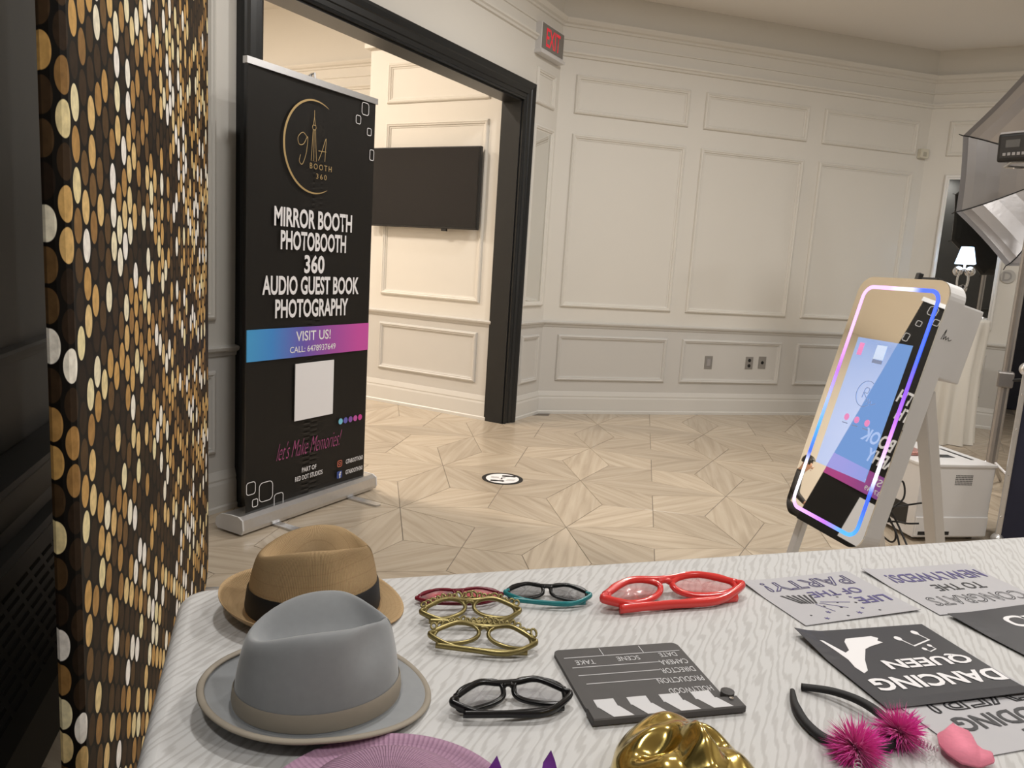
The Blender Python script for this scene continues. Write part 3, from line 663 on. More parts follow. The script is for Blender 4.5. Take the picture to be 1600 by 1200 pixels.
M_pk = mat('screen_pink', (.75, .25, .5), .5, emit=(.85, .28, .6), es=.6); M_gy = mat('screen_grey', (.25, .3, .45), .5, emit=(.2, .25, .42), es=.5)
for k in range(3):
    fx = .30 + .20 * k
    bm = bmesh.new(); prism(bm, disc(.012, 18), .0004, frame_m(onscr(fx, .40), E1, EU, MN)); mesh_obj('touch_button', bm, M_pk, scr)
    bm = bmesh.new(); box(bm, (-.014, -.0015, 0), (.014, .0015, .0004), frame_m(onscr(fx, .355), E1, EU, MN)); mesh_obj('button_caption', bm, M_gy, scr)
bm = bmesh.new(); box(bm, (-.024, -.026, 0), (.024, .026, .0003), frame_m(onscr(.50, .91), E1, EU, MN)); mesh_obj('blank_code_tile', bm, mat('screen_pale', (.6, .72, .9), .5, emit=(.55, .68, .95), es=.6), scr)
bm = bmesh.new(); box(bm, (-.024, -.007, 0), (.024, .007, .0003), frame_m(onscr(.50, .845), E1, EU, MN)); mesh_obj('caption_bar', bm, M_gy, scr)
bm = bmesh.new(); box(bm, (-.012, -.022, 0), (.012, .022, .0003), frame_m(onscr(.12, .915), E1, EU, MN)); mesh_obj('screen_icon', bm, M_pk, scr)
LG = frame_m(onscr(.50, .60), E1, EU, MN)
strokes('screen_emblem', [[(.045 * math.cos(a), .045 * math.sin(a)) for a in [math.radians(60 + 250 * k / 30) for k in range(31)]], spline([(-.012, -.015), (-.008, .018), (.01, .02), (.008, .004), (-.008, .002), (.016, -.018)], 5), spline([(.012, -.03), (.024, -.014), (.026, -.03), (.036, -.02), (.04, -.032), (.06, -.024)], 5)], LG, M_gy, scr, .0011)
# LED strip, colour runs round the loop
M_led = bpy.data.materials.new('led_strip_light'); M_led.use_nodes = True; nt = M_led.node_tree; b = nt.nodes['Principled BSDF']
at = nt.nodes.new('ShaderNodeVertexColor'); at.layer_name = 'led'; nt.links.new(at.outputs[0], b.inputs['Emission Color']); b.inputs['Emission Strength'].default_value = 1.7; b.inputs['Base Color'].default_value = (.1, .1, .1, 1)
inset = .030; wdt = .013
lo_, li_ = rrect(MW - 2 * inset, MH - 2 * inset, RC - .012, 10), rrect(MW - 2 * inset - 2 * wdt, MH - 2 * inset - 2 * wdt, RC - .025, 10)
def dense(a, b_):
    A2, B2 = [], []; n = len(a)
    for k in range(n):
        j = (k + 1) % n; L = math.dist(a[k], a[j]); m = max(1, int(L / .012))
        for t in range(m): f = t / m; A2.append((a[k][0] * (1 - f) + a[j][0] * f, a[k][1] * (1 - f) + a[j][1] * f)); B2.append((b_[k][0] * (1 - f) + b_[j][0] * f, b_[k][1] * (1 - f) + b_[j][1] * f))
    return A2, B2
lo2, li2 = dense(lo_, li_)
bm = bmesh.new(); ring_band(bm, lo2, li2, .0012, MM @ Matrix.Translation((0, 0, -.0004)))
led = mesh_obj('led_strip', bm, M_led, mb)
PB, BL, PP, WH, PU, LB_ = (.85, .45, .95), (.02, .10, 1.0), (.45, .12, .95), (.95, .93, 1.0), (.22, .06, .85), (.05, .35, 1.0)
def ledcol(x, y):
    fx, fy = x / (MW / 2 - inset), y / (MH / 2 - inset)
    def ramp(t, st):
        for (t0, c0), (t1, c1) in zip(st, st[1:]):
            if t <= t1: f = max(0, (t - t0) / (t1 - t0)); return [c0[i] * (1 - f) + c1[i] * f for i in range(3)]
        return list(st[-1][1])
    if fx > .88 and abs(fy) < .97: return ramp(fy, [(-1, LB_), (-.75, BL), (-.62, BL), (-.48, WH), (-.30, PB), (-.05, PP), (.2, PU), (.45, BL), (.97, BL)])
    if fx < -.88 and abs(fy) < .97: return ramp(fy, [(-1, PB), (-.85, WH), (-.62, WH), (-.5, BL), (-.25, LB_), (0, (.3, .4, 1)), (.25, PP), (.6, PB), (1, PB)])
    if fy > 0: return ramp(fx, [(-1, PB), (-.3, PB), (.15, WH), (.5, BL), (1, BL)])
    return ramp(fx, [(-1, PB), (-.5, (.7, .35, 1)), (.1, PP), (.6, LB_), (1, LB_)])
ca = led.data.color_attributes.new('led', 'FLOAT_COLOR', 'POINT'); IM = MM.inverted()
for v in led.data.vertices:
    q = IM @ v.co; ca.data[v.index].color = (*ledcol(q.x, q.y), 1)
# rear housing box, camera knobs, legs, strut
mesh_obj('rear_housing', bbox((MW / 2 - .19, MH / 2 - .30, -TK - .10), (MW / 2 - .012, MH / 2 - .055, -TK - .004), .006, 2, MM), M_wplas, mb)
strokes('script_logo', [spline([(-.02, -.012), (-.010, .022), (-.012, -.01), (-.004, .002), (-.002, -.010), (.006, 0), (.010, -.010), (.02, -.004)], 4)], frame_m(MM @ Vector((MW / 2 - .0005, MH / 2 - .17, -.045)), -MN, EU, E1), M_blk, mb, .0012)
mesh_obj('camera_bump', bbox((.055, MH / 2 - .002, -.05), (.125, MH / 2 + .012, -.015), .004, 2, MM), M_blk, mb)
mesh_obj('antenna_block', bbox((.015, MH / 2 - .002, -.04), (.034, MH / 2 + .028, -.022), .002, 1, MM), M_blk, mb)
def leg(name, A, B, w_=.030):
    A, B = Vector(A), Vector(B); d = (B - A).normalized(); X = E1 - d * E1.dot(d); X.normalize(); Y = d.cross(X); L = (B - A).length
    mesh_obj(name, bbox((-w_ / 2, -w_ * .4, 0), (w_ / 2, w_ * .4, L), .003, 1, frame_m(A, X, Y, d)), M_alu if name != 'leg' else M_wplas, mb)
for sx_ in (-1, 1):
    top = MM @ Vector((sx_ * (MW / 2 - .035), -MH / 2 + .10, -TK - .012)); dn = -EU; t_ = (top.z - .0) / EU.z
    leg('leg', top, top - EU * t_, .034)
T1 = onpl(1444, 611, ctr_m - MN * (TK + .03), MN); F1 = onz(1470, 968)
leg('leg', T1, F1, .054); 
mesh_obj('strut_cap', bbox((-.024, -.02, -.002), (.024, .02, .012), .002, 1, frame_m(T1, E1, (F1 - T1).normalized().cross(E1), -(F1 - T1))), M_blk, mb)
T2 = T1 - E1 * (MW - .10); leg('leg', T2, F1 - E1 * (MW - .10), .042)

# ------------------------------------------------------------------ printer, cables, case
PR0 = Vector((.033, 4.333, 0)); PRX = (Vector((.365, 4.60, 0)) - PR0); PW = PRX.length; PRX.normalize(); PRY = Vector((-PRX.y, PRX.x, 0)); PH, PD = .415, .50
MP = frame_m(PR0, PRX, PRY)
pr = thing('photo_printer', 'boxy white printer with vents standing on floor behind mirror booth', 'printer', PR0 + PRX * .2 + PRY * .25)
mesh_obj('body', bbox((0, 0, .022), (PW, PD, PH - .012), .005, 2, MP), M_wplas, pr)
mesh_obj('top_cover', bbox((-.004, -.006, PH - .016), (PW + .006, PD + .004, PH), .004, 2, MP), M_wplas, pr)
mesh_obj('lower_tray', bbox((.004, -.010, .03), (PW - .004, .002, .135), .003, 1, MP), M_wplas, pr)
mesh_obj('tray_slot', bbox((.02, -.012, .040), (.20, -.009, .058), 0, 1, MP), M_blk, pr)
for x_ in (.04, PW - .06):
    for y_ in (.05, PD - .05): mesh_obj('rubber_foot', bbox((x_, y_, 0), (x_ + .03, y_ + .03, .024), 0, 1, MP), M_blk, pr)
bm = bmesh.new()
for r_ in range(6):
    for c_ in range(12): box(bm, (.20 + c_ * .0085, -.0008, .305 + r_ * .0095), (.2055 + c_ * .0085, .0005, .3105 + r_ * .0095), MP)
o = mesh_obj('front_vent', bm, M_blk, pr); o['kind'] = 'stuff'
bm = bmesh.new()
for r_ in range(9):
    for c_ in range(6): box(bm, (-.0008, .16 + c_ * .03, .20 + r_ * .02), (.0006, .182 + c_ * .03, .211 + r_ * .02), MP)
o = mesh_obj('side_vent', bm, M_blk, pr); o['kind'] = 'stuff'
mesh_obj('connector_recess', bbox((-.002, .06, .07), (.001, .20, .18), 0, 1, MP), M_blk, pr)
for lo, hi in (((.20, .14, PH - .001), (.30, .20, PH + .0012)), ((.36, .10, PH - .001), (.38, .34, PH + .0012))): mesh_obj('paper_slot', bbox(lo, hi, 0, 1, MP), M_blk, pr)
po_ = tag(mesh_obj('print_pouch', bbox((.01, .16, PH + .0005), (.15, .29, PH + .022), .009, 3, MP), mat('rose_glitter', (.42, .20, .17), .35, .4, noise=.8, nscale=160), None, True), 'small rose-pink glittery pouch lying on top of the printer', 'pouch')
M_cord = mat('cable_rubber', (.008, .008, .009), .5)
cps = [[(1392, 770, .55), (1420, 752, .50), (1408, 790, .40), (1375, 800, .45)], ]
def cab(pts): return [onpl(u, v, MP @ Vector((-d_, .1, 0)), PRX) for u, v, d_ in pts]
cables = [[(1378, 800, .34), (1392, 768, .22), (1410, 752, .14), (1412, 778, .14), (1390, 800, .2), (1374, 838, .22), (1376, 862, .22)], [(1376, 790, .32), (1396, 792, .2), (1424, 788, .03), (1440, 786, .01)], [(1372, 815, .3), (1400, 815, .2), (1418, 818, .06), (1436, 818, .01)], [(1380, 782, .32), (1398, 810, .22), (1412, 840, .2), (1424, 870, .2)], [(1376, 778, .32), (1388, 806, .24), (1402, 838, .22), (1408, 872, .22)], [(1372, 830, .3), (1390, 846, .2), (1399, 842, .2), (1396, 822, .22), (1376, 800, .3)]]
cn = ['looping', 'straight upper', 'straight lower', 'slanting', 'drooping', 'curled']
for nm, c_ in zip(cn, cables):
    bm = bmesh.new(); P_ = [p if p.z > .006 else Vector((p.x, p.y, .006)) for p in spline(cab(c_), 8)]; tube(bm, P_, .0048, 7)
    tag(mesh_obj('power_cable', bm, M_cord, None, True), nm + ' black cable hanging between mirror booth and printer', 'cable', 'cables behind the booth')
# flight case
FC0 = Vector((.405, 4.56, 0)); FX = Vector((.975, -.222, 0)).normalized(); FY = Vector((-FX.y, FX.x, 0)); MC = frame_m(FC0, FX, FY); FW, FD, FH = .75, .45, .935
fcase = thing('flight_case', 'navy flight case with aluminium edges and ball corners beside the printer', 'flight case', FC0 + FX * .37 + FY * .2)
mesh_obj('navy_panels', bbox((.006, .006, .012), (FW - .006, FD - .006, FH - .006), 0, 1, MC), mat('navy_laminate', (.012, .014, .035), .5, noise=.12, nscale=40), fcase)
for x_ in (0, FW - .026):
    for y_ in (0, FD - .026): mesh_obj('edge_extrusion', bbox((x_, y_, .01), (x_ + .026, y_ + .026, FH), .004, 1, MC), M_alu, fcase)
for z_ in (.01, FH - .026):
    for y_ in (0, FD - .026): mesh_obj('edge_extrusion', bbox((.02, y_, z_), (FW - .02, y_ + .026, z_ + .026), .004, 1, MC), M_alu, fcase)
    for x_ in (0, FW - .026): mesh_obj('edge_extrusion', bbox((x_, .02, z_), (x_ + .026, FD - .02, z_ + .026), .004, 1, MC), M_alu, fcase)
for x_ in (.013, FW - .013):
    for y_ in (.013, FD - .013):
        for z_ in (.034, FH - .006):
            bm = bmesh.new(); bmesh.ops.create_uvsphere(bm, u_segments=16, v_segments=10, radius=.034, matrix=MC @ Matrix.Translation((x_, y_, z_))); mesh_obj('ball_corner', bm, M_alu, fcase, True)
for z_ in (.16, .38, .62, .80):
    bm = bmesh.new(); bmesh.ops.create_uvsphere(bm, u_segments=10, v_segments=6, radius=.005, matrix=MC @ Matrix.Translation((.013, -.001, z_))); mesh_obj('rivet', bm, M_chrome, fcase, True)

# ------------------------------------------------------------------ skirted cocktail table
sk = onz(1470, 694); sk = Vector((.10, 7.55, 0))
ct = thing('cocktail_table', 'tall round table under a pleated white floor-length cloth', 'table', sk)
M_cl = mat('white_cloth', (.74, .71, .65), .75, bump=.3, bscale=260, sheen=.2)
bm = bmesh.new(); rings = []
for z, rr, amp in ((1.065, .0, 0), (1.067, .24, 0), (1.06, .285, 0), (1.04, .292, .002), (.98, .288, .010), (.6, .262, .020), (.2, .272, .028), (.004, .285, .034)):
    rings.append([bm.verts.new((sk.x + (rr + amp * math.sin(13 * a + .6 * math.sin(3 * a))) * math.cos(a), sk.y + (rr + amp * math.sin(13 * a + .6 * math.sin(3 * a))) * math.sin(a), z)) for a in [2 * PI * k / 156 for k in range(156)]] if rr else [bm.verts.new((sk.x, sk.y, z))])
for A, B in zip(rings, rings[1:]):
    for k in range(156):
        j = (k + 1) % 156
        bm.faces.new((A[0], B[k], B[j]) if len(A) == 1 else (A[k], A[j], B[j], B[k]))
mesh_obj('floor_length_cloth', bm, M_cl, ct, True)
bm = bmesh.new(); lathe(bm, [(.22, 0), (.22, .02), (.03, .03), (.03, 1.03), (.27, 1.035), (.27, 1.055), (0, 1.058)], 24, Matrix.Translation(sk)); mesh_obj('pedestal', bm, M_steel, ct)
mesh_obj('white_block', bbox((sk.x + .12, sk.y - .05, 1.066), (sk.x + .20, sk.y + .03, 1.10), .006), M_wplas, ct)

# ------------------------------------------------------------------ light stand, umbrella, strobe
ST = Vector((.428, 5.80, 0))
ls = thing('light_stand', 'tall steel lighting stand with clamp collar behind the printer', 'light stand', ST)
bm = bmesh.new(); tube(bm, [ST + Vector((0, 0, .10)), ST + Vector((0, 0, .78))], .033, 12); mesh_obj('lower_pole', bm, M_steel, ls, False)
bm = bmesh.new(); tube(bm, [ST + Vector((0, 0, .70)), ST + Vector((0, 0, 2.15))], .025, 12); mesh_obj('upper_pole', bm, M_steel, ls, False)
mesh_obj('clamp_collar', bbox((-.045, -.045, .70), (.045, .045, .80), .01, 2, Matrix.Translation(ST)), M_steel, ls)
bm = bmesh.new(); tube(bm, [ST + Vector((.03, -.03, .75)), ST + Vector((.09, -.06, .765))], .010); mesh_obj('clamp_knob', bm, M_blk, ls)
for k in range(3):
    a = math.radians(75 + 120 * k); d_ = Vector((math.cos(a), math.sin(a), 0))
    bm = bmesh.new(); tube(bm, [ST + d_ * .03 + Vector((0, 0, .20)), ST + d_ * .38 + Vector((0, 0, .012))], .011); mesh_obj('leg', bm, M_steel, ls)
_r = ray(1657, 263); UC = CAM + _r * (5.0 / _r.dot(CF))       # plane of the rib tips
ax = (-(_r.normalized()) * math.cos(math.radians(35)) - CR * math.sin(math.radians(35)) - CD * .0).normalized(); UX = Vector((0, 0, 1)).cross(ax).normalized(); UY = ax.cross(UX)
UR, UDp = .70, .24
M_umb = mat('silver_umbrella_cloth', (.50, .49, .50), .34, .75, bump=.25, bscale=30); M_umbk = mat('black_umbrella_cloth', (.012, .012, .013), .6)
um = thing('photo_umbrella', 'open reflective umbrella, silver inside and black outside, on the stand', 'umbrella', UC)
MU = frame_m(UC, UX, UY, ax); tips = [PI / 8 + k * PI / 4 for k in range(8)]
def upt(a0_, a1_, f, q, dz=0):
    # between two ribs: f across, q from hub (0) to rim (1)
    A = Vector((math.cos(a0_), math.sin(a0_))); B = Vector((math.cos(a1_), math.sin(a1_))); p = A.lerp(B, f) * (1 - .015 * math.sin(PI * f) * q) * UR * math.sin(q * PI / 2 * .98) / math.sin(PI / 2 * .98)
    return MU @ Vector((p.x, p.y, -UDp * (math.cos(q * PI / 2)) + dz))
for k in range(8):
    a0_, a1_ = tips[k], tips[(k + 1) % 8] + (2 * PI if k == 7 else 0)
    bm = bmesh.new()
    for dz in (0, -.003):
        g = [[bm.verts.new(upt(a0_, a1_, f / 6, q / 8, dz)) for f in range(7)] for q in range(1, 9)]
        for r0, r1 in zip(g, g[1:]):
            for i in range(6): f_ = bm.faces.new((r0[i], r0[i + 1], r1[i + 1], r1[i])); f_.material_index = 0 if dz == 0 else 1
    o = mesh_obj('canopy_panel', bm, None, um, recalc=False); o.data.materials.append(M_umb); o.data.materials.append(M_umbk)
    bm = bmesh.new(); tube(bm, [upt(a0_, a1_, 0, q / 8, .004) for q in range(0, 9)] + [upt(a0_, a1_, 0, 1, .004) + (upt(a0_, a1_, 0, 1) - UC).normalized() * .03], .0035, 6); mesh_obj('rib', bm, M_blk, um)
bm = bmesh.new(); tube(bm, [MU @ Vector((0, 0, -UDp - .04)), MU @ Vector((0, 0, .62))], .005, 8); mesh_obj('shaft', bm, M_alu, um)
SH = MU @ Vector((.0, .125, .50)); sb = thing('studio_strobe', 'black studio flash head with rear control panel aimed into umbrella', 'flash head', SH)
MS = frame_m(SH, UX, UY, ax)
mesh_obj('body', bbox((-.10, -.085, -.14), (.10, .085, .14), .018, 3, MS), M_blk, sb)
mesh_obj('top_shell', bbox((-.098, .07, -.13), (.098, .094, .132), .010, 2, MS), M_gplas, sb)
mesh_obj('control_panel', bbox((-.08, -.06, .138), (.08, .065, .142), 0, 1, MS), mat('panel_dark', (.03, .03, .032), .3), sb)
mesh_obj('display', bbox((-.05, .0, .141), (.03, .045, .1435), 0, 1, MS), mat('lcd_grey', (.10, .10, .10), .2), sb)
for k in range(5): mesh_obj('button', bbox((-.062 + k * .027, -.048, .141), (-.044 + k * .027, -.03, .146), .001, 1, MS), M_gplas, sb)
bm = bmesh.new(); tube(bm, [MS @ Vector((-.09, -.11, .04)), MS @ Vector((-.03, -.085, .09)), MS @ Vector((.05, -.09, .05)), MS @ Vector((.02, -.125, .0)), MS @ Vector((-.09, -.11, .04))], .009, 8); mesh_obj('tilt_bracket', bm, M_alu, sb)
bm = bmesh.new(); tube(bm, [MS @ Vector((0, -.07, 0)), ST + Vector((0, 0, 2.13))], .016, 8); mesh_obj('mount_arm', bm, M_blk, sb)

# ------------------------------------------------------------------ seated person far down the foyer (seen in the booth mirror)
PX, PY = -9.7, 4.36
chr_ = thing('dining_chair', 'black chair in the foyer under the person in a dark suit', 'chair', (PX, PY, 0))
M_chair = mat('chair_black', (.02, .02, .02), .5)
mesh_obj('seat', bbox((PX - .22, PY - .22, .385), (PX + .22, PY + .235, .435), .015), M_chair, chr_)
mesh_obj('backrest', bbox((PX - .21, PY + .212, .50), (PX + .21, PY + .242, .92), .012), M_chair, chr_)
for sx_ in (-.19, .19):
    for sy_ in (-.19, .225): bm = bmesh.new(); tube(bm, [(PX + sx_, PY + sy_, 0), (PX + sx_, PY + sy_,   .93 if sy_ > 0 else .40)], .014, 8); mesh_obj('leg', bm, M_chair, chr_)
def person():
    V, Ed, Rd = [], [], []
    def v(p, r, par=None):
        V.append(Vector(p)); Rd.append(r); i = len(V) - 1
        if par is not None: Ed.append((par, i))
        return i
    pel = v((0, .06, .56), .135); wa = v((0, .08, .74), .125, pel); ch = v((0, .06, .95), .145, wa); nb = v((0, .05, 1.07), .075, ch); nk = v((0, .03, 1.13), .052, nb)
    hd = v((0, .005, 1.22), .083, nk); ht_ = v((0, .0, 1.30), .075, hd)
    for s in (-1, 1):
        shd = v((s * .17, .06, 1.03), .066, ch); el = v((s * .23, -.03, .78), .048, shd); wr = v((s * .15, -.24, .70), .032, el); pm = v((s * .12, -.30, .69), .030, wr)
        for k, (dx, L) in enumerate(((-.028, .058), (-.010, .072), (.009, .068), (.026, .052))):
            a = v((s * .12 + dx, -.345, .688), .0095, pm); b_ = v((s * .12 + dx * 1.1, -.345 - L * .55, .680), .009, a); v((s * .12 + dx * 1.1, -.345 - L, .662), .008, b_)
        a = v((s * .12 - s * .035, -.31, .685), .011, pm); v((s * .12 - s * .055, -.345, .675), .009, a)
        hp_ = v((s * .10, .02, .54), .10, pel); kn = v((s * .13, -.40, .52), .066, hp_); an = v((s * .13, -.38, .10), .045, kn); v((s * .13, -.52, .04), .036, an)
    me = bpy.data.meshes.new('person'); me.from_pydata(V, Ed, []); o = bpy.data.objects.new('person_tmp', me); C.objects.link(o)
    o.modifiers.new('skin', 'SKIN'); o.modifiers['skin'].use_smooth_shade = True
    for i, r in enumerate(Rd): me.skin_vertices[0].data[i].radius = (r, r); me.skin_vertices[0].data[i].use_root = (i == 0)
    sd = o.modifiers.new('sub', 'SUBSURF'); sd.levels = 2; sd.render_levels = 2
    dg = bpy.context.evaluated_depsgraph_get(); m2 = bpy.data.meshes.new_from_object(o.evaluated_get(dg)); bpy.data.objects.remove(o); bpy.data.meshes.remove(me)
    m2.materials.clear(); m2.materials.append(mat('dark_suit', (.010, .010, .013), .7, noise=.2)); m2.materials.append(mat('skin', (.45, .26, .18), .5)); m2.materials.append(mat('shoe_leather', (.01, .008, .007), .3))
    for p in m2.polygons:
        c = p.center; p.use_smooth = True
        p.material_index = 1 if c.z > 1.115 or (c.y < -.245 and c.z > .6) else (2 if c.z < .085 else 0)
    return m2
pe = bpy.data.objects.new('person', person()); C.objects.link(pe); pe.location = (PX, PY, 0)
tag(pe, 'person in a dark suit seated on a chair far down the foyer', 'person')
bm = bmesh.new(); bmesh.ops.create_uvsphere(bm, u_segments=20, v_segments=14, radius=1); bmesh.ops.scale(bm, vec=(.092, .102, .10), verts=bm.verts); bmesh.ops.translate(bm, vec=(PX, PY + .018, 1.285), verts=bm.verts)
bmesh.ops.delete(bm, geom=[v_ for v_ in bm.verts if v_.co.z < 1.235 or (v_.co.y < PY - .045 and v_.co.z < 1.31)], context='VERTS')
hr = mesh_obj('hair', bm, mat('black_hair', (.008, .007, .006), .5), pe, True)
for s in (-1, 1):
    bm = bmesh.new(); bmesh.ops.create_uvsphere(bm, u_segments=10, v_segments=8, radius=.02, matrix=Matrix.Translation((PX + s * .085, PY + .01, 1.235)) @ Matrix.Diagonal((.5, .8, 1.4, 1))); mesh_obj('ear', bm, MATS['skin'], pe, True)
    bm = bmesh.new(); bmesh.ops.create_uvsphere(bm, u_segments=10, v_segments=8, radius=.009, matrix=Matrix.Translation((PX + s * .03, PY - .074, 1.245))); mesh_obj('eye', bm, M_white, pe, True)
bm = bmesh.new(); bmesh.ops.create_cone(bm, segments=8, radius1=.016, radius2=.004, depth=.05, cap_ends=True, matrix=Matrix.Translation((PX, PY - .085, 1.225)) @ Matrix.Rotation(.35, 4, 'X')); mesh_obj('nose', bm, MATS['skin'], pe, True)
bm = bmesh.new(); tube(bm, [(PX - .024, PY - .073, 1.178), (PX, PY - .080, 1.176), (PX + .024, PY - .073, 1.178)], .005, 6); mesh_obj('mouth', bm, mat('lips', (.35, .13, .11), .5), pe, True)

# ------------------------------------------------------------------ prop table and cloth
TAN = math.radians(46.6); TU = Vector((math.cos(TAN), math.sin(TAN), 0)); TV = Vector((math.sin(TAN), -math.cos(TAN), 0))   # along the far edge; towards the near edge
TZ = .75; TC = Vector((-.992, .757, 0)); TLN, TWD = 2.42, .78
def tp(a, b, z=TZ): return TC + TU * a + TV * b + Vector((0, 0, z))
tb = thing('folding_table', 'long folding table hidden under the white tablecloth', 'table', tp(TLN / 2, TWD / 2, 0))
MT = frame_m(tp(0, 0, 0), TU, -TV, (0, 0, 1))
mesh_obj('tabletop', bbox((.012, -TWD + .012, TZ - .045), (TLN - .012, -.012, TZ - .006), .008, 2, MT), M_wplas, tb)
for a_ in (.25, TLN - .25):
    for b_ in (.1, TWD - .1): bm = bmesh.new(); tube(bm, [tp(a_, b_, 0), tp(a_, b_, TZ - .04)], .014); mesh_obj('leg', bm, M_steel, tb)
def cloth_mat():
    m = mat('woodgrain_tablecloth', (.8, .8, .8), .6, spec=.35); nt = m.node_tree; b = nt.nodes['Principled BSDF']
    tc = nt.nodes.new('ShaderNodeTexCoord'); mp = nt.nodes.new('ShaderNodeMapping'); mp.inputs['Rotation'].default_value = (0, 0, -TAN); mp.inputs['Scale'].default_value = (1, .16, .16)
    nt.links.new(tc.outputs['Object'], mp.inputs['Vector'])
    wv = nt.nodes.new('ShaderNodeTexWave'); wv.wave_type = 'BANDS'; wv.bands_direction = 'X'; wv.inputs['Scale'].default_value = 36; wv.inputs['Distortion'].default_value = 9; wv.inputs['Detail'].default_value = 3; wv.inputs['Detail Scale'].default_value = 1.6
    nt.links.new(mp.outputs[0], wv.inputs['Vector'])
    cr = nt.nodes.new('ShaderNodeValToRGB'); e = cr.color_ramp.elements; e[0].position = .08; e[0].color = (.485, .48, .475, 1); e[1].position = .5; e[1].color = (.585, .585, .585, 1)
    nt.links.new(wv.outputs['Fac'], cr.inputs[0]); nt.links.new(cr.outputs[0], b.inputs['Base Color'])
    bp = nt.nodes.new('ShaderNodeBump'); bp.inputs['Strength'].default_value = .12; bp.inputs['Distance'].default_value = .002; nt.links.new(wv.outputs['Fac'], bp.inputs['Height']); nt.links.new(bp.outputs[0], b.inputs['Normal'])
    return m
M_tc = cloth_mat()
bm = bmesh.new(); base = rrect(TLN, TWD, .045, 8, TLN / 2, -TWD / 2); lp, ll = [], 0
bl = []
for k in range(len(base)):
    a, b_ = base[k], base[(k + 1) % len(base)]; m = max(1, int(math.dist(a, b_) / .03))
    for t in range(m): bl.append((a[0] + (b_[0] - a[0]) * t / m, a[1] + (b_[1] - a[1]) * t / m))
NB = len(bl); cxy = (TLN / 2, -TWD / 2); rings = []
def outn(k):
    a, b_ = bl[k - 1], bl[(k + 1) % NB]; dx, dy = b_[0] - a[0], b_[1] - a[1]; L = math.hypot(dx, dy) or 1; return dy / L, -dx / L
for off, z in ((-.018, .752), (-.008, .750), (-.002, .744), (.002, .735), (.004, .70), (.012, .5), (.02, .25), (.028, .03)):
    ring = []
    for k, p in enumerate(bl):
        nx, ny = outn(k); wv_ = math.sin(k * .55) * .5 + math.sin(k * .21 + 1) * .5; amp = max(0, .735 - z) * .035; ring.append(bm.verts.new(MT @ Vector((p[0] + nx * (off + wv_ * amp), p[1] + ny * (off + wv_ * amp), z))))
    rings.append(ring)
for A, B in zip(rings, rings[1:]):
    for k in range(NB): bm.faces.new((A[k], A[(k + 1) % NB], B[(k + 1) % NB], B[k]))
bm.faces.new(rings[0])
tcl = tag(mesh_obj('tablecloth', bm, M_tc, None, False), 'white tablecloth with grey wood-grain pattern draped over the prop table', 'tablecloth')
for p in tcl.data.polygons: p.use_smooth = len(p.vertices) == 4
TZ = .7525

# ------------------------------------------------------------------ hats
def sstep(a, b_, x): t = min(1, max(0, (x - a) / (b_ - a))); return t * t * (3 - 2 * t)
def straw(name, c1, c2, sc_=1.0):
    m = mat(name, c1, .65, spec=.3); nt = m.node_tree; b = nt.nodes['Principled BSDF']; uv = nt.nodes.new('ShaderNodeUVMap')
    s = nt.nodes.new('ShaderNodeSeparateXYZ'); nt.links.new(uv.outputs[0], s.inputs[0])
    saw = math_node(nt, 'FRACT', math_node(nt, 'MULTIPLY', s.outputs[1], 1.0)); fine = math_node(nt, 'SINE', math_node(nt, 'MULTIPLY', s.outputs[0], 1500 * sc_))
    n = nt.nodes.new('ShaderNodeTexNoise'); n.inputs['Scale'].default_value = 60; nt.links.new(uv.outputs[0], n.inputs['Vector'])
    f = math_node(nt, 'ADD', math_node(nt, 'MULTIPLY', fine, .12), n.outputs['Fac'])
    mx = nt.nodes.new('ShaderNodeMix'); mx.data_type = 'RGBA'; mx.inputs[6].default_value = (*c2, 1); mx.inputs[7].default_value = (*c1, 1); nt.links.new(f, mx.inputs[0])
    edge = nt.nodes.new('ShaderNodeMapRange'); nt.links.new(saw, edge.inputs[0]); edge.inputs[1].default_value = 0; edge.inputs[2].default_value = .09
    mx2 = nt.nodes.new('ShaderNodeMix'); mx2.data_type = 'RGBA'; mx2.inputs[6].default_value = (*c2, 1); nt.links.new(edge.outputs[0], mx2.inputs[0]); nt.links.new(mx.outputs[2], mx2.inputs[7]); nt.links.new(mx2.outputs[2], b.inputs['Base Color'])  # row edges go to the darker tone: groove shade painted into the colour
    bp = nt.nodes.new('ShaderNodeBump'); bp.inputs['Strength'].default_value = 1; bp.inputs['Distance'].default_value = .003; nt.links.new(math_node(nt, 'ADD', saw, math_node(nt, 'MULTIPLY', fine, .15)), bp.inputs['Height']); nt.links.new(bp.outputs[0], b.inputs['Normal'])
    return m
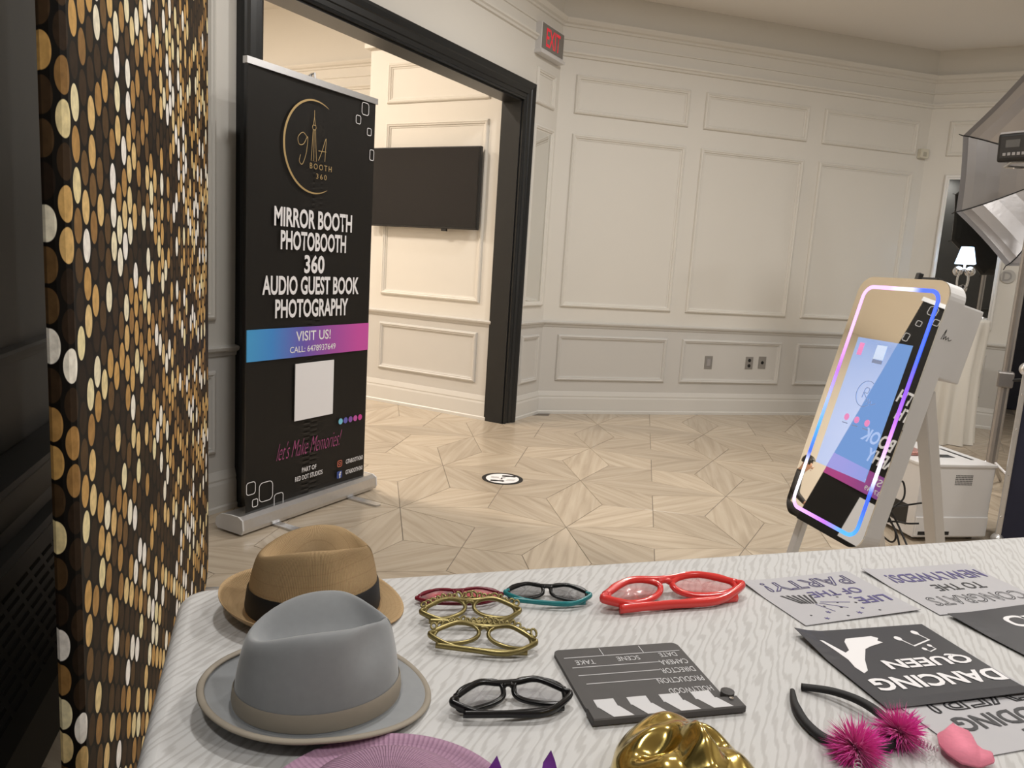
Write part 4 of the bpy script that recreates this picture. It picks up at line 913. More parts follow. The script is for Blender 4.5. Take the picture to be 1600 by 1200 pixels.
def fedora(name, label, cx, cy, yaw, mc, mband, mtrim, ax_=.100, by_=.084, h=.118, bw=.052, pitch=0, dip=.050, curl=.022, rows=7, bandh=.03, front_drop=.006, boxy=.27, lift=.002, tilt=0):
    t = thing(name, label, 'hat', (cx, cy, TZ)); MH_ = Matrix.Translation((cx, cy, TZ + lift)) @ Matrix.Rotation(yaw, 4, 'Z') @ Matrix.Rotation(tilt, 4, 'Y')
    NT = 72
    def brimz(th, u):
        c, s = math.cos(th), math.sin(th); back = max(0, -c); side = s * s
        return .008 + u * u * (curl * (.75 * side + 1.15 * back ** 2) - front_drop * max(0, c)) + .002 * u
    zmin = min(brimz(2 * PI * k / NT, u / 8) for k in range(NT) for u in range(9))
    def shape(x, y, z):
        # pinch and crease
        fx = x / ax_; zz = z / h
        y2 = y * (1 - .40 * sstep(.25, 1.0, fx) * sstep(.35, .95, zz))
        k = sstep(.55, .9, zz); r = math.hypot(x / ax_, y / by_)
        d = dip * math.exp(-(y / (by_ * .50)) ** 2) * (1 - sstep(.55, .90, r)) * k
        z2 = z * (1 + .07 * fx) - d
        # side dents near the front
        dent = .012 * math.exp(-((fx - .62) / .25) ** 2) * math.exp(-((zz - .68) / .22) ** 2)
        if abs(y) > .005: y2 -= math.copysign(dent, y)
        return Vector((x, y2, z2))
    bm = bmesh.new(); uvl = bm.loops.layers.uv.new('UVMap'); rings = []
    prof = [(PI / 2) * (i / 22) for i in range(23)]
    def cp(ph, off=0):
        rr = max(0, math.cos(ph)) ** boxy; zz = math.sin(ph) ** .92
        return rr * (1 - .10 * zz), zz * h
    for i, ph in enumerate(prof[:-1]):
        rr, z = cp(ph)
        rings.append([bm.verts.new(MH_ @ (shape(ax_ * rr * math.cos(2 * PI * k / NT), by_ * rr * math.sin(2 * PI * k / NT), z) + Vector((0, 0, .008 - zmin)))) for k in range(NT)])
    # extra rings across the flat of the top
    rr0, z0_ = cp(prof[-2])
    for q in (.8, .6, .4, .2):
        rings.append([bm.verts.new(MH_ @ (shape(ax_ * rr0 * q * math.cos(2 * PI * k / NT), by_ * rr0 * q * math.sin(2 * PI * k / NT), z0_ + (h - z0_) * (1 - q)) + Vector((0, 0, .008 - zmin)))) for k in range(NT)])
    top = bm.verts.new(MH_ @ (shape(0, 0, h) + Vector((0, 0, .008 - zmin)))); nr = len(rings)
    def setuv(f, idx):
        for lp, (k, i) in zip(f.loops, idx): lp[uvl].uv = (k / NT, i / (nr + 1) * rows)
    for i in range(nr - 1):
        for k in range(NT): setuv(bm.faces.new((rings[i][k], rings[i][(k + 1) % NT], rings[i + 1][(k + 1) % NT], rings[i + 1][k])), ((k, i), (k + 1, i), (k + 1, i + 1), (k, i + 1)))
    for k in range(NT): setuv(bm.faces.new((rings[-1][k], rings[-1][(k + 1) % NT], top)), ((k, nr - 1), (k + 1, nr - 1), (k, nr)))
    mesh_obj('crown', bm, mc, t, True)
    bm = bmesh.new(); uvl = bm.loops.layers.uv.new('UVMap'); rs = []
    NU = 10
    for i in range(NU + 1):
        u = i / NU; rs.append([MH_ @ Vector(((ax_ - .002 + bw * u) * math.cos(2 * PI * k / NT), (by_ - .002 + bw * .92 * u) * math.sin(2 * PI * k / NT), brimz(2 * PI * k / NT, u) - zmin)) for k in range(NT)])
    up = [[bm.verts.new(p) for p in r] for r in rs]; lo = [[bm.verts.new(p - Vector((0, 0, .0022))) for p in r] for r in rs]
    for i in range(NU):
        for k in range(NT):
            j = (k + 1) % NT
            f = bm.faces.new((up[i][k], up[i][j], up[i + 1][j], up[i + 1][k])); setuv_ = ((k, i), (k + 1, i), (k + 1, i + 1), (k, i + 1))
            for lp, (kk, ii) in zip(f.loops, setuv_): lp[uvl].uv = (kk / NT, ii / NU * 6)
            bm.faces.new((lo[i][j], lo[i][k], lo[i + 1][k], lo[i + 1][j]))
    for k in range(NT): bm.faces.new((up[NU][k], up[NU][(k + 1) % NT], lo[NU][(k + 1) % NT], lo[NU][k]))
    br = mesh_obj('brim', bm, mc, t, True)
    if mtrim:
        bm = bmesh.new(); tube(bm, [p - Vector((0, 0, .001)) for p in rs[NU]], .0045, 8, True, flat=.55, up=(0, 0, 1)); mesh_obj('edge_binding', bm, mtrim, br, True)
    # hat band
    bm = bmesh.new(); bands = []
    for z in (.004, .010, bandh - .004, bandh):
        # find side radius at z
        ph = math.asin(min(1, (z / h)) ** (1 / .92)); rr, _z = cp(ph); e_ = .0022 if .005 < z < bandh - .001 else .0008
        bands.append([bm.verts.new(MH_ @ (shape((ax_ * rr + e_) * math.cos(2 * PI * k / NT), (by_ * rr + e_) * math.sin(2 * PI * k / NT), z) + Vector((0, 0, .008 - zmin)))) for k in range(NT)])
    for A, B in zip(bands, bands[1:]):
        for k in range(NT): bm.faces.new((A[k], A[(k + 1) % NT], B[(k + 1) % NT], B[k]))
    mesh_obj('hat_band', bm, mband, t, True)
    return t
M_straw = straw('tan_straw', (.60, .425, .235), (.44, .29, .15))
M_felt = mat('grey_felt', (.25, .262, .275), .85, noise=.08, nscale=90, sheen=.4)
M_beige = mat('beige_ribbon', (.30, .265, .215), .7, noise=.06, nscale=60); M_bkr = mat('black_ribbon', (.008, .008, .009), .6)
hc = onz(497, 1078, .765); hs = onz(490, 940, .765)
fedora('felt_fedora', 'grey felt fedora with beige band at the table corner', hc.x, hc.y, math.radians(43), M_felt, M_beige, M_beige, h=.122, bw=.037, bandh=.026, curl=.020)
fedora('straw_fedora', 'tan straw fedora with black ribbon band behind the grey felt hat', hs.x, hs.y, math.radians(38), M_straw, M_bkr, None, ax_=.100, by_=.086, h=.120, bw=.040, dip=.040, bandh=.042, curl=.026, rows=11)
# mauve woven sun hat, low round crown
M_mauve = straw('mauve_straw', (.48, .30, .42), (.32, .18, .28), .6); M_cstr = straw('cream_straw', (.66, .60, .42), (.5, .44, .28), .6)
mh = onz(602, 1286, .76); mv = thing('woven_sun_hat', 'mauve woven sun hat with a cream ring on its brim', 'hat', (mh.x, mh.y, TZ))
def ringmesh(name, prof, m, rows, parent):
    bm = bmesh.new(); uvl = bm.loops.layers.uv.new('UVMap'); NT = 64; rs = [[bm.verts.new((mh.x + r * math.cos(2 * PI * k / NT), mh.y + r * math.sin(2 * PI * k / NT), TZ + z)) for k in range(NT)] for r, z in prof]
    for i in range(len(rs) - 1):
        for k in range(NT):
            f = bm.faces.new((rs[i][k], rs[i][(k + 1) % NT], rs[i + 1][(k + 1) % NT], rs[i + 1][k]))
            for lp, (kk, ii) in zip(f.loops, ((k, i), (k + 1, i), (k + 1, i + 1), (k, i + 1))): lp[uvl].uv = (kk / NT, ii / (len(rs) - 1) * rows)
    return mesh_obj(name, bm, m, parent, True)
ringmesh('crown', [(.092, .012), (.090, .022), (.085, .031), (.074, .037), (.058, .041), (.040, .043), (.02, .044), (.0005, .044)], M_mauve, 8, mv)
ringmesh('inner_brim', [(.090, .012), (.098, .010), (.106, .009)], M_cstr, 2, mv)
ringmesh('outer_brim', [(.106, .009), (.116, .008), (.126, .009), (.134, .012), (.1345, .009), (.126, .006), (.09, .005)], M_mauve, 4, mv)

# ------------------------------------------------------------------ novelty glasses
def glasses(name, label, uL, uR, w_, hgt, mfr, mlens, mtemple=None, tilt=35, rim=.0032, yaw_off=0, ornament=None, shape='round', group=None, bow=.020, foldz=.006):
    # seen from behind, arms folded toward the viewer, front frame leaning back
    A = onz(*uL, TZ + .004); B = onz(*uR, TZ + .004); mid = (A + B) / 2; d = (B - A); d.z = 0; d.normalize()
    if yaw_off: d = Matrix.Rotation(math.radians(yaw_off), 3, 'Z') @ d
    away = Vector((-d.y, d.x, 0)); 
    if away.dot(mid) < 0: away = -away
    t = thing(name, label, 'glasses', (mid.x, mid.y, TZ), group)
    tl = math.radians(tilt); upv = Vector((0, 0, 1)) * math.cos(tl) + away * math.sin(tl)
    M = frame_m(Vector((mid.x, mid.y, TZ + rim * 1.1)) + away * .005, d, upv)
    nrm = M.to_3x3() @ Vector((0, 0, 1))
    def P(x, y, q=0): # wrap: ends come toward the viewer
        return M @ Vector((x, y, 0)) - away * (bow * (abs(x) / (w_ / 2)) ** 2) + Vector((0, 0, q))
    lw = w_ * .42; 
    for s in (-1, 1):
        cx = s * w_ * .255; pts = []
        for k in range(28):
            a = 2 * PI * k / 28; ca, sa = math.cos(a), math.sin(a)
            if shape == 'round': x, y = lw / 2 * ca, hgt / 2 * sa
            elif shape == 'cat': x, y = lw / 2 * ca * (1 + .06 * sa), hgt / 2 * (sa if sa > 0 else sa) * (1 - .18 * s * ca * (1 if sa < 0 else -.6))
            else: x = lw / 2 * math.copysign(abs(ca) ** .65, ca); y = hgt / 2 * math.copysign(abs(sa) ** .7, sa) * (1 - (.22 * (-s * ca) if sa < 0 and -s * ca > 0 else 0))
            pts.append((cx + x, hgt / 2 + y))
        bm = bmesh.new(); tube(bm, [P(*q) for q in pts], rim, 8, True); mesh_obj('rim', bm, mfr, t, True)
        if mlens:
            bm = bmesh.new(); vv = [bm.verts.new(P(*q)) for q in pts]; c0 = bm.verts.new(P(cx, hgt / 2) + away * .003)
            for k in range(28): bm.faces.new((vv[k], vv[(k + 1) % 28], c0))
            bmesh.ops.solidify(bm, geom=list(bm.faces), thickness=.001); mesh_obj('lens', bm, mlens, t, True)
    bm = bmesh.new(); tube(bm, [P(-w_ * .05, hgt * .66), P(-w_ * .02, hgt * .80), P(w_ * .02, hgt * .80), P(w_ * .05, hgt * .66)], rim * 1.1, 8); mesh_obj('bridge', bm, mfr, t, True)
    bm = bmesh.new(); tube(bm, spline([P(-w_ / 2 + .004, hgt * .72), P(-w_ * .26, hgt * 1.02), P(-.012, hgt * .86), P(.012, hgt * .86), P(w_ * .26, hgt * 1.02), P(w_ / 2 - .004, hgt * .72)], 6), rim * 1.15, 8); mesh_obj('brow_bar', bm, mfr, t, True)
    for s in (-1, 1):
        H = P(s * w_ / 2, hgt * .62); E_ = P(-s * w_ * .43, hgt * .15) - away * (.012 + .003 * s); E_.z = TZ + foldz + .002 * (1 + s)
        m1 = P(s * w_ * .25, 0) - away * (.026 + .003 * s); m1.z = TZ + foldz + .004; m2 = P(-s * w_ * .12, 0) - away * (.027 + .003 * s); m2.z = TZ + foldz + .002 * (1 + s)
        bm = bmesh.new(); tube(bm, spline([P(s * (w_ / 2 - .006), hgt * .66), H - away * .005, m1, m2, E_], 8), rim * .95, 8, flat=1.5, up=(0, 0, 1)); mesh_obj('temple_arm', bm, mtemple or mfr, t, True)
    if ornament:
        random.seed(len(label))
        for k in range(19):
            x = -w_ * .48 + w_ * .96 * k / 18; bm = bmesh.new(); base_ = P(x, hgt * (1.0 if 2 < k < 16 else .84)); rr = random.uniform(.0035, .006); e_ = random.uniform(.6, 1.1); lean = random.uniform(-.4, .4)
            tube(bm, [base_ + d * (rr * math.cos(a) * e_ + lean * rr * math.sin(a)) + upv * (rr * .8 + rr * math.sin(a)) for a in [2 * PI * q / 10 for q in range(10)]], .0018, 6, True); mesh_obj('scroll_letter', bm, ornament, t, True)
    return t
def lensm(name, c, al): 
    m = mat(name, c, .08, trans=.0, alpha=al); return m
M_redf = mat('dark_red_frame', (.16, .006, .02), .25); M_redl = lensm('red_lens', (.72, .02, .05), .72)
M_redp = mat('glossy_red_plastic', (.72, .045, .04), .18, coat=.4); M_redt = lensm('clear_red_lens', (.75, .08, .07), .42)
M_teal = mat('teal_plastic', (.02, .22, .24), .22, alpha=.9); M_bkg = mat('glossy_black_frame', (.006, .006, .007), .22); M_smk = lensm('smoke_lens', (.03, .03, .04), .55); M_lil = lensm('faint_smoke_lens', (.16, .15, .2), .30)
M_goldp = mat('gold_plastic', (.25, .205, .085), .28, .75, noise=.1, nscale=60)
glasses('party_sunglasses', 'small sunglasses with red lenses behind the gold party glasses', (652, 940), (784, 934), .140, .022, M_redf, M_redl, tilt=62, rim=.0022, shape='way', bow=.012)
glasses('party_sunglasses', 'black sunglasses with teal arms beside the red-lensed pair', (795, 934), (916, 938), .140, .028, M_bkg, M_smk, M_teal, tilt=58, rim=.003, shape='way', bow=.016)
glasses('party_sunglasses', 'oversized glossy red plastic glasses next to the printed prop signs', (938, 948), (1156, 926), .262, .042, M_redp, M_redt, tilt=58, rim=.0055, shape='cat', bow=.03)
glasses('party_glasses', 'gold scroll-topped party glasses touching the red-lensed sunglasses', (662, 966), (806, 964), .150, .030, M_goldp, None, tilt=46, rim=.0032, ornament=M_goldp)
glasses('party_glasses', 'gold scroll-topped party glasses nearer the black-framed glasses', (676, 1002), (832, 1014), .150, .030, M_goldp, None, tilt=46, rim=.0032, ornament=M_goldp)
glasses('party_glasses', 'plain black-framed glasses lying alone beside the clapperboard', (710, 1108), (884, 1096), .148, .030, M_bkg, M_lil, tilt=52, rim=.0036, shape='way')

# ------------------------------------------------------------------ clapperboard
A_, B_, D_ = onz(863, 1022, TZ), onz(1055, 1009, TZ), onz(930, 1137, TZ)
CX = (B_ - A_).normalized(); CW = (B_ - A_).length; CY = (D_ - A_); CY = (CY - CX * CY.dot(CX)); CL = CY.length; CY.normalize()
cb = thing('clapperboard', 'dark grey film clapperboard with white stripes and lettering on the tablecloth', 'clapperboard', A_ + CX * CW / 2 + CY * CL / 2)
# text reads from the far side: text right = -CX, text up = CY (toward the viewer)
MCB = frame_m(A_, CX, CY, (0, 0, 1)); M_clap = mat('clapper_grey', (.060, .056, .056), .55, noise=.12, nscale=50); M_chalk = mat('clapper_white', (.62, .62, .64), .6)
def cpt(x, y, z=0): return MCB @ Vector((x, y, z))
bm = bmesh.new(); prism(bm, rrect(CW, CL * .86, .010, 5, CW / 2, CL * .43), .005, MCB @ Matrix.Translation((0, 0, .0005))); mesh_obj('slate_board', bm, M_clap, cb)
bar0, bar1 = CL * .855, CL * 1.0
mesh_obj('clap_stick', bbox((-.002, bar0, .0008), (CW + .014, bar1, .0105), .0015, 1, MCB), M_clap, cb)
def quadp(pts, z, m, par, name): bm = bmesh.new(); prism(bm, pts, .0005, MCB @ Matrix.Translation((0, 0, z))); return mesh_obj(name, bm, m, par)
for k in range(4):
    x = CW * (.08 + .235 * k); quadp([(x, bar0 - .022), (x + .027, bar0 - .022), (x + .027, bar0 - .001), (x, bar0 - .001)], .0055, M_chalk, cb, 'white_stripe')
    quadp([(x - .002, bar0 + .002), (x + .025, bar0 + .002), (x + .037, bar1 - .002), (x + .010, bar1 - .002)], .0105, M_chalk, cb, 'white_stripe')
bm = bmesh.new(); lathe(bm, [(.009, 0), (.009, .012), (.004, .0135), (0, .0135)], 16, frame_m(cpt(CW + .004, bar0 - .006, .001), CX, CY, (0, 0, 1))); mesh_obj('hinge_knob', bm, M_clap, cb)
bm = bmesh.new(); lathe(bm, [(.003, 0), (.003, .002), (0, .0022)], 10, frame_m(cpt(CW + .002, bar0 + .008, .0105), CX, CY, (0, 0, 1))); mesh_obj('rivet', bm, M_chrome, cb)
def ct_(body, x, y, w_, h_): put_text(body, cpt(x, y, .0056), -CX, CY, w_, h_, M_chalk, cb, lift=.0003)
for i, (wd_, y) in enumerate((('HOLLYWOOD', .70), ('PRODUCTION', .555), ('DIRECTOR', .42), ('CAMERA', .30))): ct_(wd_, CW - .006 - (.031, .0335, .026, .022)[i], CL * y, (.062, .067, .050, .042)[i], .0125)
ct_('DATE', CW * .855, CL * .185, .026, .011); ct_('SCENE', CW * .53, CL * .20, .034, .011); ct_('TAKE', CW * .19, CL * .215, .028, .011)
for x0_, x1_, y_ in ((.10, .66, .52), (.08, .70, .40), (.07, .75, .285), (.05, .97, .135)): quadp([(CW * x0_, CL * y_ - .0006), (CW * x1_, CL * y_ - .0006), (CW * x1_, CL * y_ + .0006), (CW * x0_, CL * y_ + .0006)], .0055, M_chalk, cb, 'slate_line')
for x_ in (.36, .68): quadp([(CW * x_ - .0005, CL * .02), (CW * x_ + .0005, CL * .02), (CW * x_ + .0005, CL * .135), (CW * x_ - .0005, CL * .135)], .0055, M_chalk, cb, 'slate_line')

# ------------------------------------------------------------------ printed prop signs
M_paper = mat('grey_white_card', (.47, .465, .49), .55, noise=.04, nscale=14); M_dpap = mat('black_card', (.040, .040, .046), .42, noise=.2, nscale=12); M_ink = mat('black_ink', (.03, .03, .035), .5); M_ink2 = mat('indigo_ink', (.10, .085, .24), .5)
class Sign:
    def __init__(s, name, label, a, ang, w_, h_, m, z, curl=.004):
        # a: far-left corner on the table; w along the far edge, h toward the viewer; text reads from the far side
        s.X = Vector((math.cos(ang), math.sin(ang), 0)); s.Y = Vector((s.X.y, -s.X.x, 0)); s.w, s.h, s.z = w_, h_, z; s.O = Vector((a.x, a.y, z)); s.curl = curl
        s.t = thing(name, label, 'sign', s.O + s.X * w_ / 2 + s.Y * h_ / 2)
        bm = bmesh.new(); n = 10; g = [[bm.verts.new(s.P(i / n, j / n)) for i in range(n + 1)] for j in range(n + 1)]
        for j in range(n):
            for i in range(n): bm.faces.new((g[j][i], g[j][i + 1], g[j + 1][i + 1], g[j + 1][i]))
        bmesh.ops.recalc_face_normals(bm, faces=bm.faces)
        if bm.faces[0].normal.z < 0: bmesh.ops.reverse_faces(bm, faces=bm.faces)
        bmesh.ops.solidify(bm, geom=list(bm.faces), thickness=.0007); mesh_obj('card', bm, m, s.t)
    def zc(s, fx, fy): return s.curl * (max(0, .25 - fx) / .25) ** 2 * (max(0, .4 - fy) / .4) + s.curl * .5 * (max(0, fy - .8) / .2) ** 2 * fx
    def P(s, fx, fy, dz=0): return s.O + s.X * (s.w * fx) + s.Y * (s.h * fy) + Vector((0, 0, s.zc(fx, fy) + .0012 + dz))
    def conform(s, o):
        for v_ in o.data.vertices:
            q = v_.co - s.O; v_.co.z += s.zc(min(1, max(0, q.dot(s.X) / s.w)), min(1, max(0, q.dot(s.Y) / s.h)))
        return o
    def text(s, body, fx, fy, w_, h_, m, **kw): # fx, fy centre in sign fractions as laid on the table
        return s.conform(put_text(body, s.O + s.X * (s.w * fx) + s.Y * (s.h * fy) + Vector((0, 0, .0014)), -s.X, s.Y, w_, h_, m, s.t, **kw))
    def poly(s, pts, m, name, dz=.0014): # pts as fractions
        bm = bmesh.new(); prism(bm, [(s.O + s.X * (s.w * p[0]) + s.Y * (s.h * p[1])).to_2d() for p in pts], .0004, Matrix.Translation((0, 0, s.z + dz))); return s.conform(mesh_obj(name, bm, m, s.t))
    def line(s, pts, m, name, r=.0012):
        bm = bmesh.new(); tube(bm, [s.O + s.X * (s.w * p[0]) + s.Y * (s.h * p[1]) + Vector((0, 0, .0016)) for p in pts], r, 6, flat=.3, up=(0, 0, 1)); return s.conform(mesh_obj(name, bm, m, s.t))
def corner_sign(name, label, pa, pb, pd, m, z, **kw):
    a, b_, d_ = onz(*pa, z), onz(*pb, z), onz(*pd, z); v = b_ - a; ang = math.atan2(v.y, v.x); X = v.normalized(); Y = Vector((X.y, -X.x, 0))
    return Sign(name, label, a, ang, v.length, (d_ - a).dot(Y), m, z, **kw)
s1 = corner_sign('prop_sign', 'pale card sign reading LIFE OF THE PARTY with a party popper', (1157, 910), (1323, 893), (1230, 982), M_paper, TZ + .0004)
W1, H1 = s1.w, s1.h
s1.text('PARTY!', .50, .20, W1 * .78, H1 * .21, M_ink2, outline=.018); s1.text('OF THE', .60, .45, W1 * .46, H1 * .13, M_ink2, bold=.01); s1.text('LIFE', .80, .67, W1 * .28, H1 * .14, M_ink2, bold=.02)
for k in range(6): s1.poly([(.13 + .045 * k, .40 + .008 * k), (.150 + .045 * k, .40 + .008 * k), (.215 + .022 * k, .60 + .006 * k), (.200 + .022 * k, .60 + .006 * k)], M_ink, 'popper_stripe')
def star(cx, cy, r): return [(cx + (r if k % 2 == 0 else r * .42) * math.cos(PI / 2 + k * PI / 5), cy + (r if k % 2 == 0 else r * .42) * 1.2 * math.sin(PI / 2 + k * PI / 5)) for k in range(10)]
random.seed(3)
for cx, cy, r in ((.30, .82, .022), (.45, .76, .014), (.52, .90, .026), (.62, .70, .014), (.40, .93, .012), (.22, .93, .022), (.60, .82, .016), (.34, .70, .012), (.70, .90, .012), (.48, .66, .010), (.14, .84, .010), (.65, .58, .016), (.55, .55, .012)): s1.poly(star(cx, cy, r), M_ink2 if r > .015 else M_ink, 'printed_star')
for p0, p1 in (((.30, .64), (.36, .82)), ((.34, .63), (.50, .78)), ((.36, .61), (.58, .68))): s1.line([p0, p1], M_ink2, 'popper_streak', .0009)
s2 = corner_sign('prop_sign', 'pale card sign reading CONGRATS TO THE NEWLYWEDS', (1345, 892), (1507, 881), (1465, 962), M_paper, TZ + .0004)
W2, H2 = s2.w, s2.h
s2.text('NEWLYWEDS!', .53, .25, W2 * .86, H2 * .19, M_ink2, bold=.012); s2.text('TO THE', .55, .50, W2 * .44, H2 * .14, M_ink, bold=.008); s2.text('CONGRATS', .52, .76, W2 * .84, H2 * .18, M_ink, outline=.014)
s3 = corner_sign('prop_sign', 'pale card sign reading BEST WEDDING EVER, partly under the DANCING QUEEN sign', (1352, 1066), (1545, 1040), (1476, 1195), M_paper, TZ + .0003, curl=0)
W3, H3 = s3.w, s3.h
s4 = corner_sign('prop_sign', 'black card sign reading DANCING QUEEN with white high heel and notes', (1240, 990), (1440, 976), (1397, 1108), M_dpap, TZ + .0022, curl=.009)
W4, H4 = s4.w, s4.h
s4.text('DANCING', .54, .745, W4 * .90, H4 * .15, M_white, bold=.03); s4.text('QUEEN', .64, .515, W4 * .62, H4 * .14, M_white, bold=.03)
s4.poly([(.100, .15), (.122, .155), (.175, .33), (.22, .30), (.265, .18), (.30, .14), (.50, .13), (.53, .165), (.50, .20), (.52, .23), (.40, .27), (.34, .30), (.24, .44), (.17, .57), (.125, .60), (.115, .52), (.135, .42), (.125, .30)], M_white, 'heel_print')
for (x, y) in ((.665, .19), (.845, .125), (.74, .36), (.81, .32)):
    s4.poly(disc(.024 if y < .3 else .015, 14, x, y, .032 if y < .3 else .020), M_white, 'note_head')
s4.line([(.665, .19), (.70, .31), (.87, .24), (.845, .125)], M_white, 'note_stem', .0018); s4.line([(.74, .36), (.755, .40), (.82, .37), (.81, .32)], M_white, 'note_stem', .0012)
s5 = corner_sign('prop_sign', 'black card sign with white outlined bottle drawing at the table edge', (1480, 962), (1668, 936), (1640, 1062), M_dpap, TZ + .0022, curl=.003)
s5.poly(rrect(.16, .19, .07, 6, .36, .24), M_white, 'bottle_print'); s5.poly(rrect(.10, .12, .045, 6, .36, .24), M_dpap, 'bottle_gap', .0019)
s5.poly([(.42, .17), (1.0, .20), (1.0, .30), (.42, .29)], M_white, 'bottle_neck_print'); s5.poly(rrect(.46, .10, .04, 6, .66, .46), M_white, 'stem_print'); s5.poly(rrect(.40, .05, .02, 6, .67, .46), M_dpap, 'stem_gap', .0019)
s3.text('EVER!', .56, .40, W3 * .80, H3 * .22, M_ink, outline=.02); s3.text('WEDDING', .62, .66, W3 * .86, H3 * .17, M_ink, bold=.02); s3.text('BEST', .72, .88, W3 * .5, H3 * .15, M_ink, bold=.02)

# ------------------------------------------------------------------ feather headband and foam bopper
hb = thing('feather_headband', 'black headband with two hot pink feather puffs on the tablecloth', 'headband', onz(1320, 1120, TZ))
def q(u, v, z): return onz(u, v, TZ + z)
path = spline([q(1252, 1073, .004), q(1300, 1080, .010), q(1345, 1096, .014), q(1382, 1122, .014), q(1398, 1150, .012), q(1380, 1165, .008), q(1335, 1168, .006), q(1290, 1155, .005), q(1258, 1128, .005), q(1242, 1100, .005), q(1238, 1078, .004)], 8)
n = len(path); bm = bmesh.new(); tube(bm, path, [.0055 + .0022 * math.sin(PI * k / (n - 1)) if k > 3 and k < n - 10 else .0058 - (.003 * max(0, k - n + 10) / 10) for k in range(n)], 10, flat=.75, up=(0, 0, 1)); mesh_obj('band', bm, M_bkr, hb, True)
M_fea = mat('hot_pink_feather', (.86, .05, .46), .8, sheen=.5)
def puff(name, c, r, parent, seed):
    random.seed(seed); bm = bmesh.new()
    for k in range(1500):
        d_ = Vector((random.gauss(0, 1), random.gauss(0, 1), random.gauss(0, .8))).normalized(); L = r * random.uniform(.55, 1.15); sd = d_.cross(Vector((random.random(), random.random(), random.random()))).normalized()
        tp_ = c + d_ * L + sd * r * random.uniform(-.15, .15); m_ = c + d_ * L * .55; wv_ = sd * r * .018
        if tp_.z < TZ + .001: tp_.z = TZ + .001
        if m_.z < TZ + .001: m_.z = TZ + .0015
        a = bm.verts.new(c + d_ * r * .1 - wv_); b_ = bm.verts.new(c + d_ * r * .1 + wv_); m1, m2 = bm.verts.new(m_ - wv_ * 1.2), bm.verts.new(m_ + wv_ * 1.2); e_ = bm.verts.new(tp_)
        bm.faces.new((a, b_, m2, m1)); bm.faces.new((m1, m2, e_))
    o = mesh_obj(name, bm, M_fea, parent, recalc=False); o['kind'] = 'stuff'; return o
puff('feather_puff', q(1406, 1143, .016), .034, hb, 1); puff('feather_puff', q(1338, 1168, .014), .038, hb, 2)
def spring(name, A, B, r, turns, parent):
    ax_ = (B - A); L = ax_.length; ax_.normalize(); u_ = ax_.cross(Vector((0, 0, 1))).normalized(); w_ = ax_.cross(u_); bm = bmesh.new()
    tube(bm, [A + ax_ * (L * k / (turns * 10)) + (u_ * math.cos(2 * PI * k / 10) + w_ * math.sin(2 * PI * k / 10)) * r for k in range(turns * 10 + 1)], .0006, 5); return mesh_obj(name, bm, M_alu, parent)
spring('spring', q(1425, 1155, .012), q(1466, 1172, .012), .004, 8, hb); spring('spring', q(1342, 1175, .012), q(1338, 1230, .012), .004, 9, hb)
M_foam = mat('pink_glitter_foam', (.80, .24, .34), .7, noise=.12, nscale=220)
FP = [q(u, v, 0) for u, v in ((1462, 1160), (1474, 1158), (1482, 1148), (1487, 1142), (1490, 1150), (1500, 1153), (1512, 1157), (1518, 1165), (1522, 1180), (1532, 1188), (1548, 1190), (1552, 1204), (1530, 1212), (1500, 1205), (1478, 1190), (1465, 1176))]
bm = bmesh.new(); prism(bm, [(p.x, p.y) for p in FP][::-1], .006, Matrix.Translation((0, 0, TZ + .008))); bmesh.ops.bevel(bm, geom=[e_ for e_ in bm.edges], offset=.0015, segments=2, affect='EDGES'); mesh_obj('foam_ornament', bm, M_foam, hb, True)

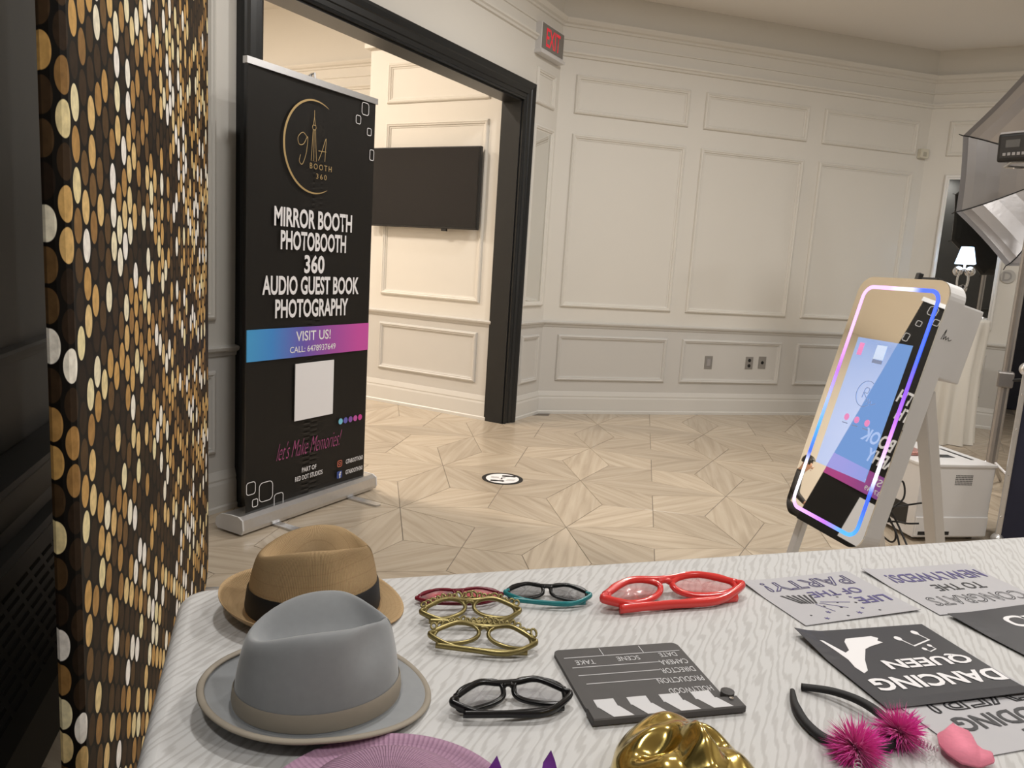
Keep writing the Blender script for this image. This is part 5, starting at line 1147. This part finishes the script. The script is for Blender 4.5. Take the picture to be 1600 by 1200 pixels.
# ------------------------------------------------------------------ gold face mask and purple foil tiara
gc = onz(1080, 1240, TZ + .02); gm = thing('face_mask', 'shiny gold face mask lying on the tablecloth below the clapperboard', 'mask', (gc.x, gc.y, TZ))
M_gm = mat('polished_gold', (.66, .50, .16), .17, 1, noise=.05, nscale=12)
GX = CX.copy(); GY = -CY      # x across the face; y toward the forehead (away from the viewer)
bm = bmesh.new(); NX, NY = 44, 54; FWd, FLn = .082, .108
def gz(x, y):
    r = (x / FWd) ** 2 + (y / FLn) ** 2
    if r > 1: r = 1
    g = lambda cx, cy, sx_, sy_: math.exp(-((x - cx) / sx_) ** 2 - ((y - cy) / sy_) ** 2)
    z = .070 * (1 - r) ** .42
    z += .026 * g(0, -.008, .012, .026) + .012 * g(0, .016, .009, .025) + .010 * g(-.013, -.018, .008, .008) + .010 * g(.013, -.018, .008, .008)
    z -= .016 * g(-.032, .022, .018, .011) + .016 * g(.032, .022, .018, .011)
    z += .009 * g(-.032, .042, .026, .009) + .009 * g(.032, .042, .026, .009) + .008 * g(-.042, -.012, .018, .018) + .008 * g(.042, -.012, .018, .018)
    z += .010 * g(0, -.046, .020, .006) + .010 * g(0, -.060, .018, .007) - .004 * g(0, -.053, .022, .003) + .010 * g(0, -.084, .016, .012) + .012 * g(0, .075, .030, .02)
    return z * min(1, (1 - r) * 9 + .0)
g = [[None] * (NX + 1) for _ in range(NY + 1)]
for j in range(NY + 1):
    for i in range(NX + 1):
        a, b_ = -1 + 2 * i / NX, -1 + 2 * j / NY
        x, y = a * math.sqrt(1 - b_ * b_ / 2) * FWd, b_ * math.sqrt(1 - a * a / 2) * FLn
        g[j][i] = bm.verts.new(Vector((gc.x, gc.y, TZ + .0012)) + GX * x + GY * y + Vector((0, 0, gz(x, y) * .98)))
for j in range(NY):
    for i in range(NX): bm.faces.new((g[j][i], g[j][i + 1], g[j + 1][i + 1], g[j + 1][i]))
mesh_obj('mask_shell', bm, M_gm, gm, True)
tc_ = onz(826, 1248, TZ); ti = thing('foil_tiara', 'purple foil tiara with pointed tips between sun hat and gold mask', 'tiara', (tc_.x, tc_.y, TZ))
M_pf = mat('purple_foil', (.26, .07, .48), .22, .8, noise=.3, nscale=50)
bm = bmesh.new(); arc = [tc_ + CX * (.060 * math.cos(a)) - CY * (.030 * math.sin(a)) for a in [math.radians(-10 + 200 * k / 20) for k in range(21)]]; tube(bm, [p + Vector((0, 0, .006)) for p in arc], .004, 8); mesh_obj('base_band', bm, M_pf, ti, True)
for k in (7, 13):
    p = arc[k]; bm = bmesh.new(); hh = .026 if k in (7, 13) else .018
    prism(bm, [(-.010, 0), (.010, 0), (.006, hh * .6), (.002, hh), (-.007, hh * .55)], .0012, frame_m(p + Vector((0, 0, .004)), CX, (CY * -.3 + Vector((0, 0, 1))).normalized())); mesh_obj('pointed_tip', bm, M_pf, ti)
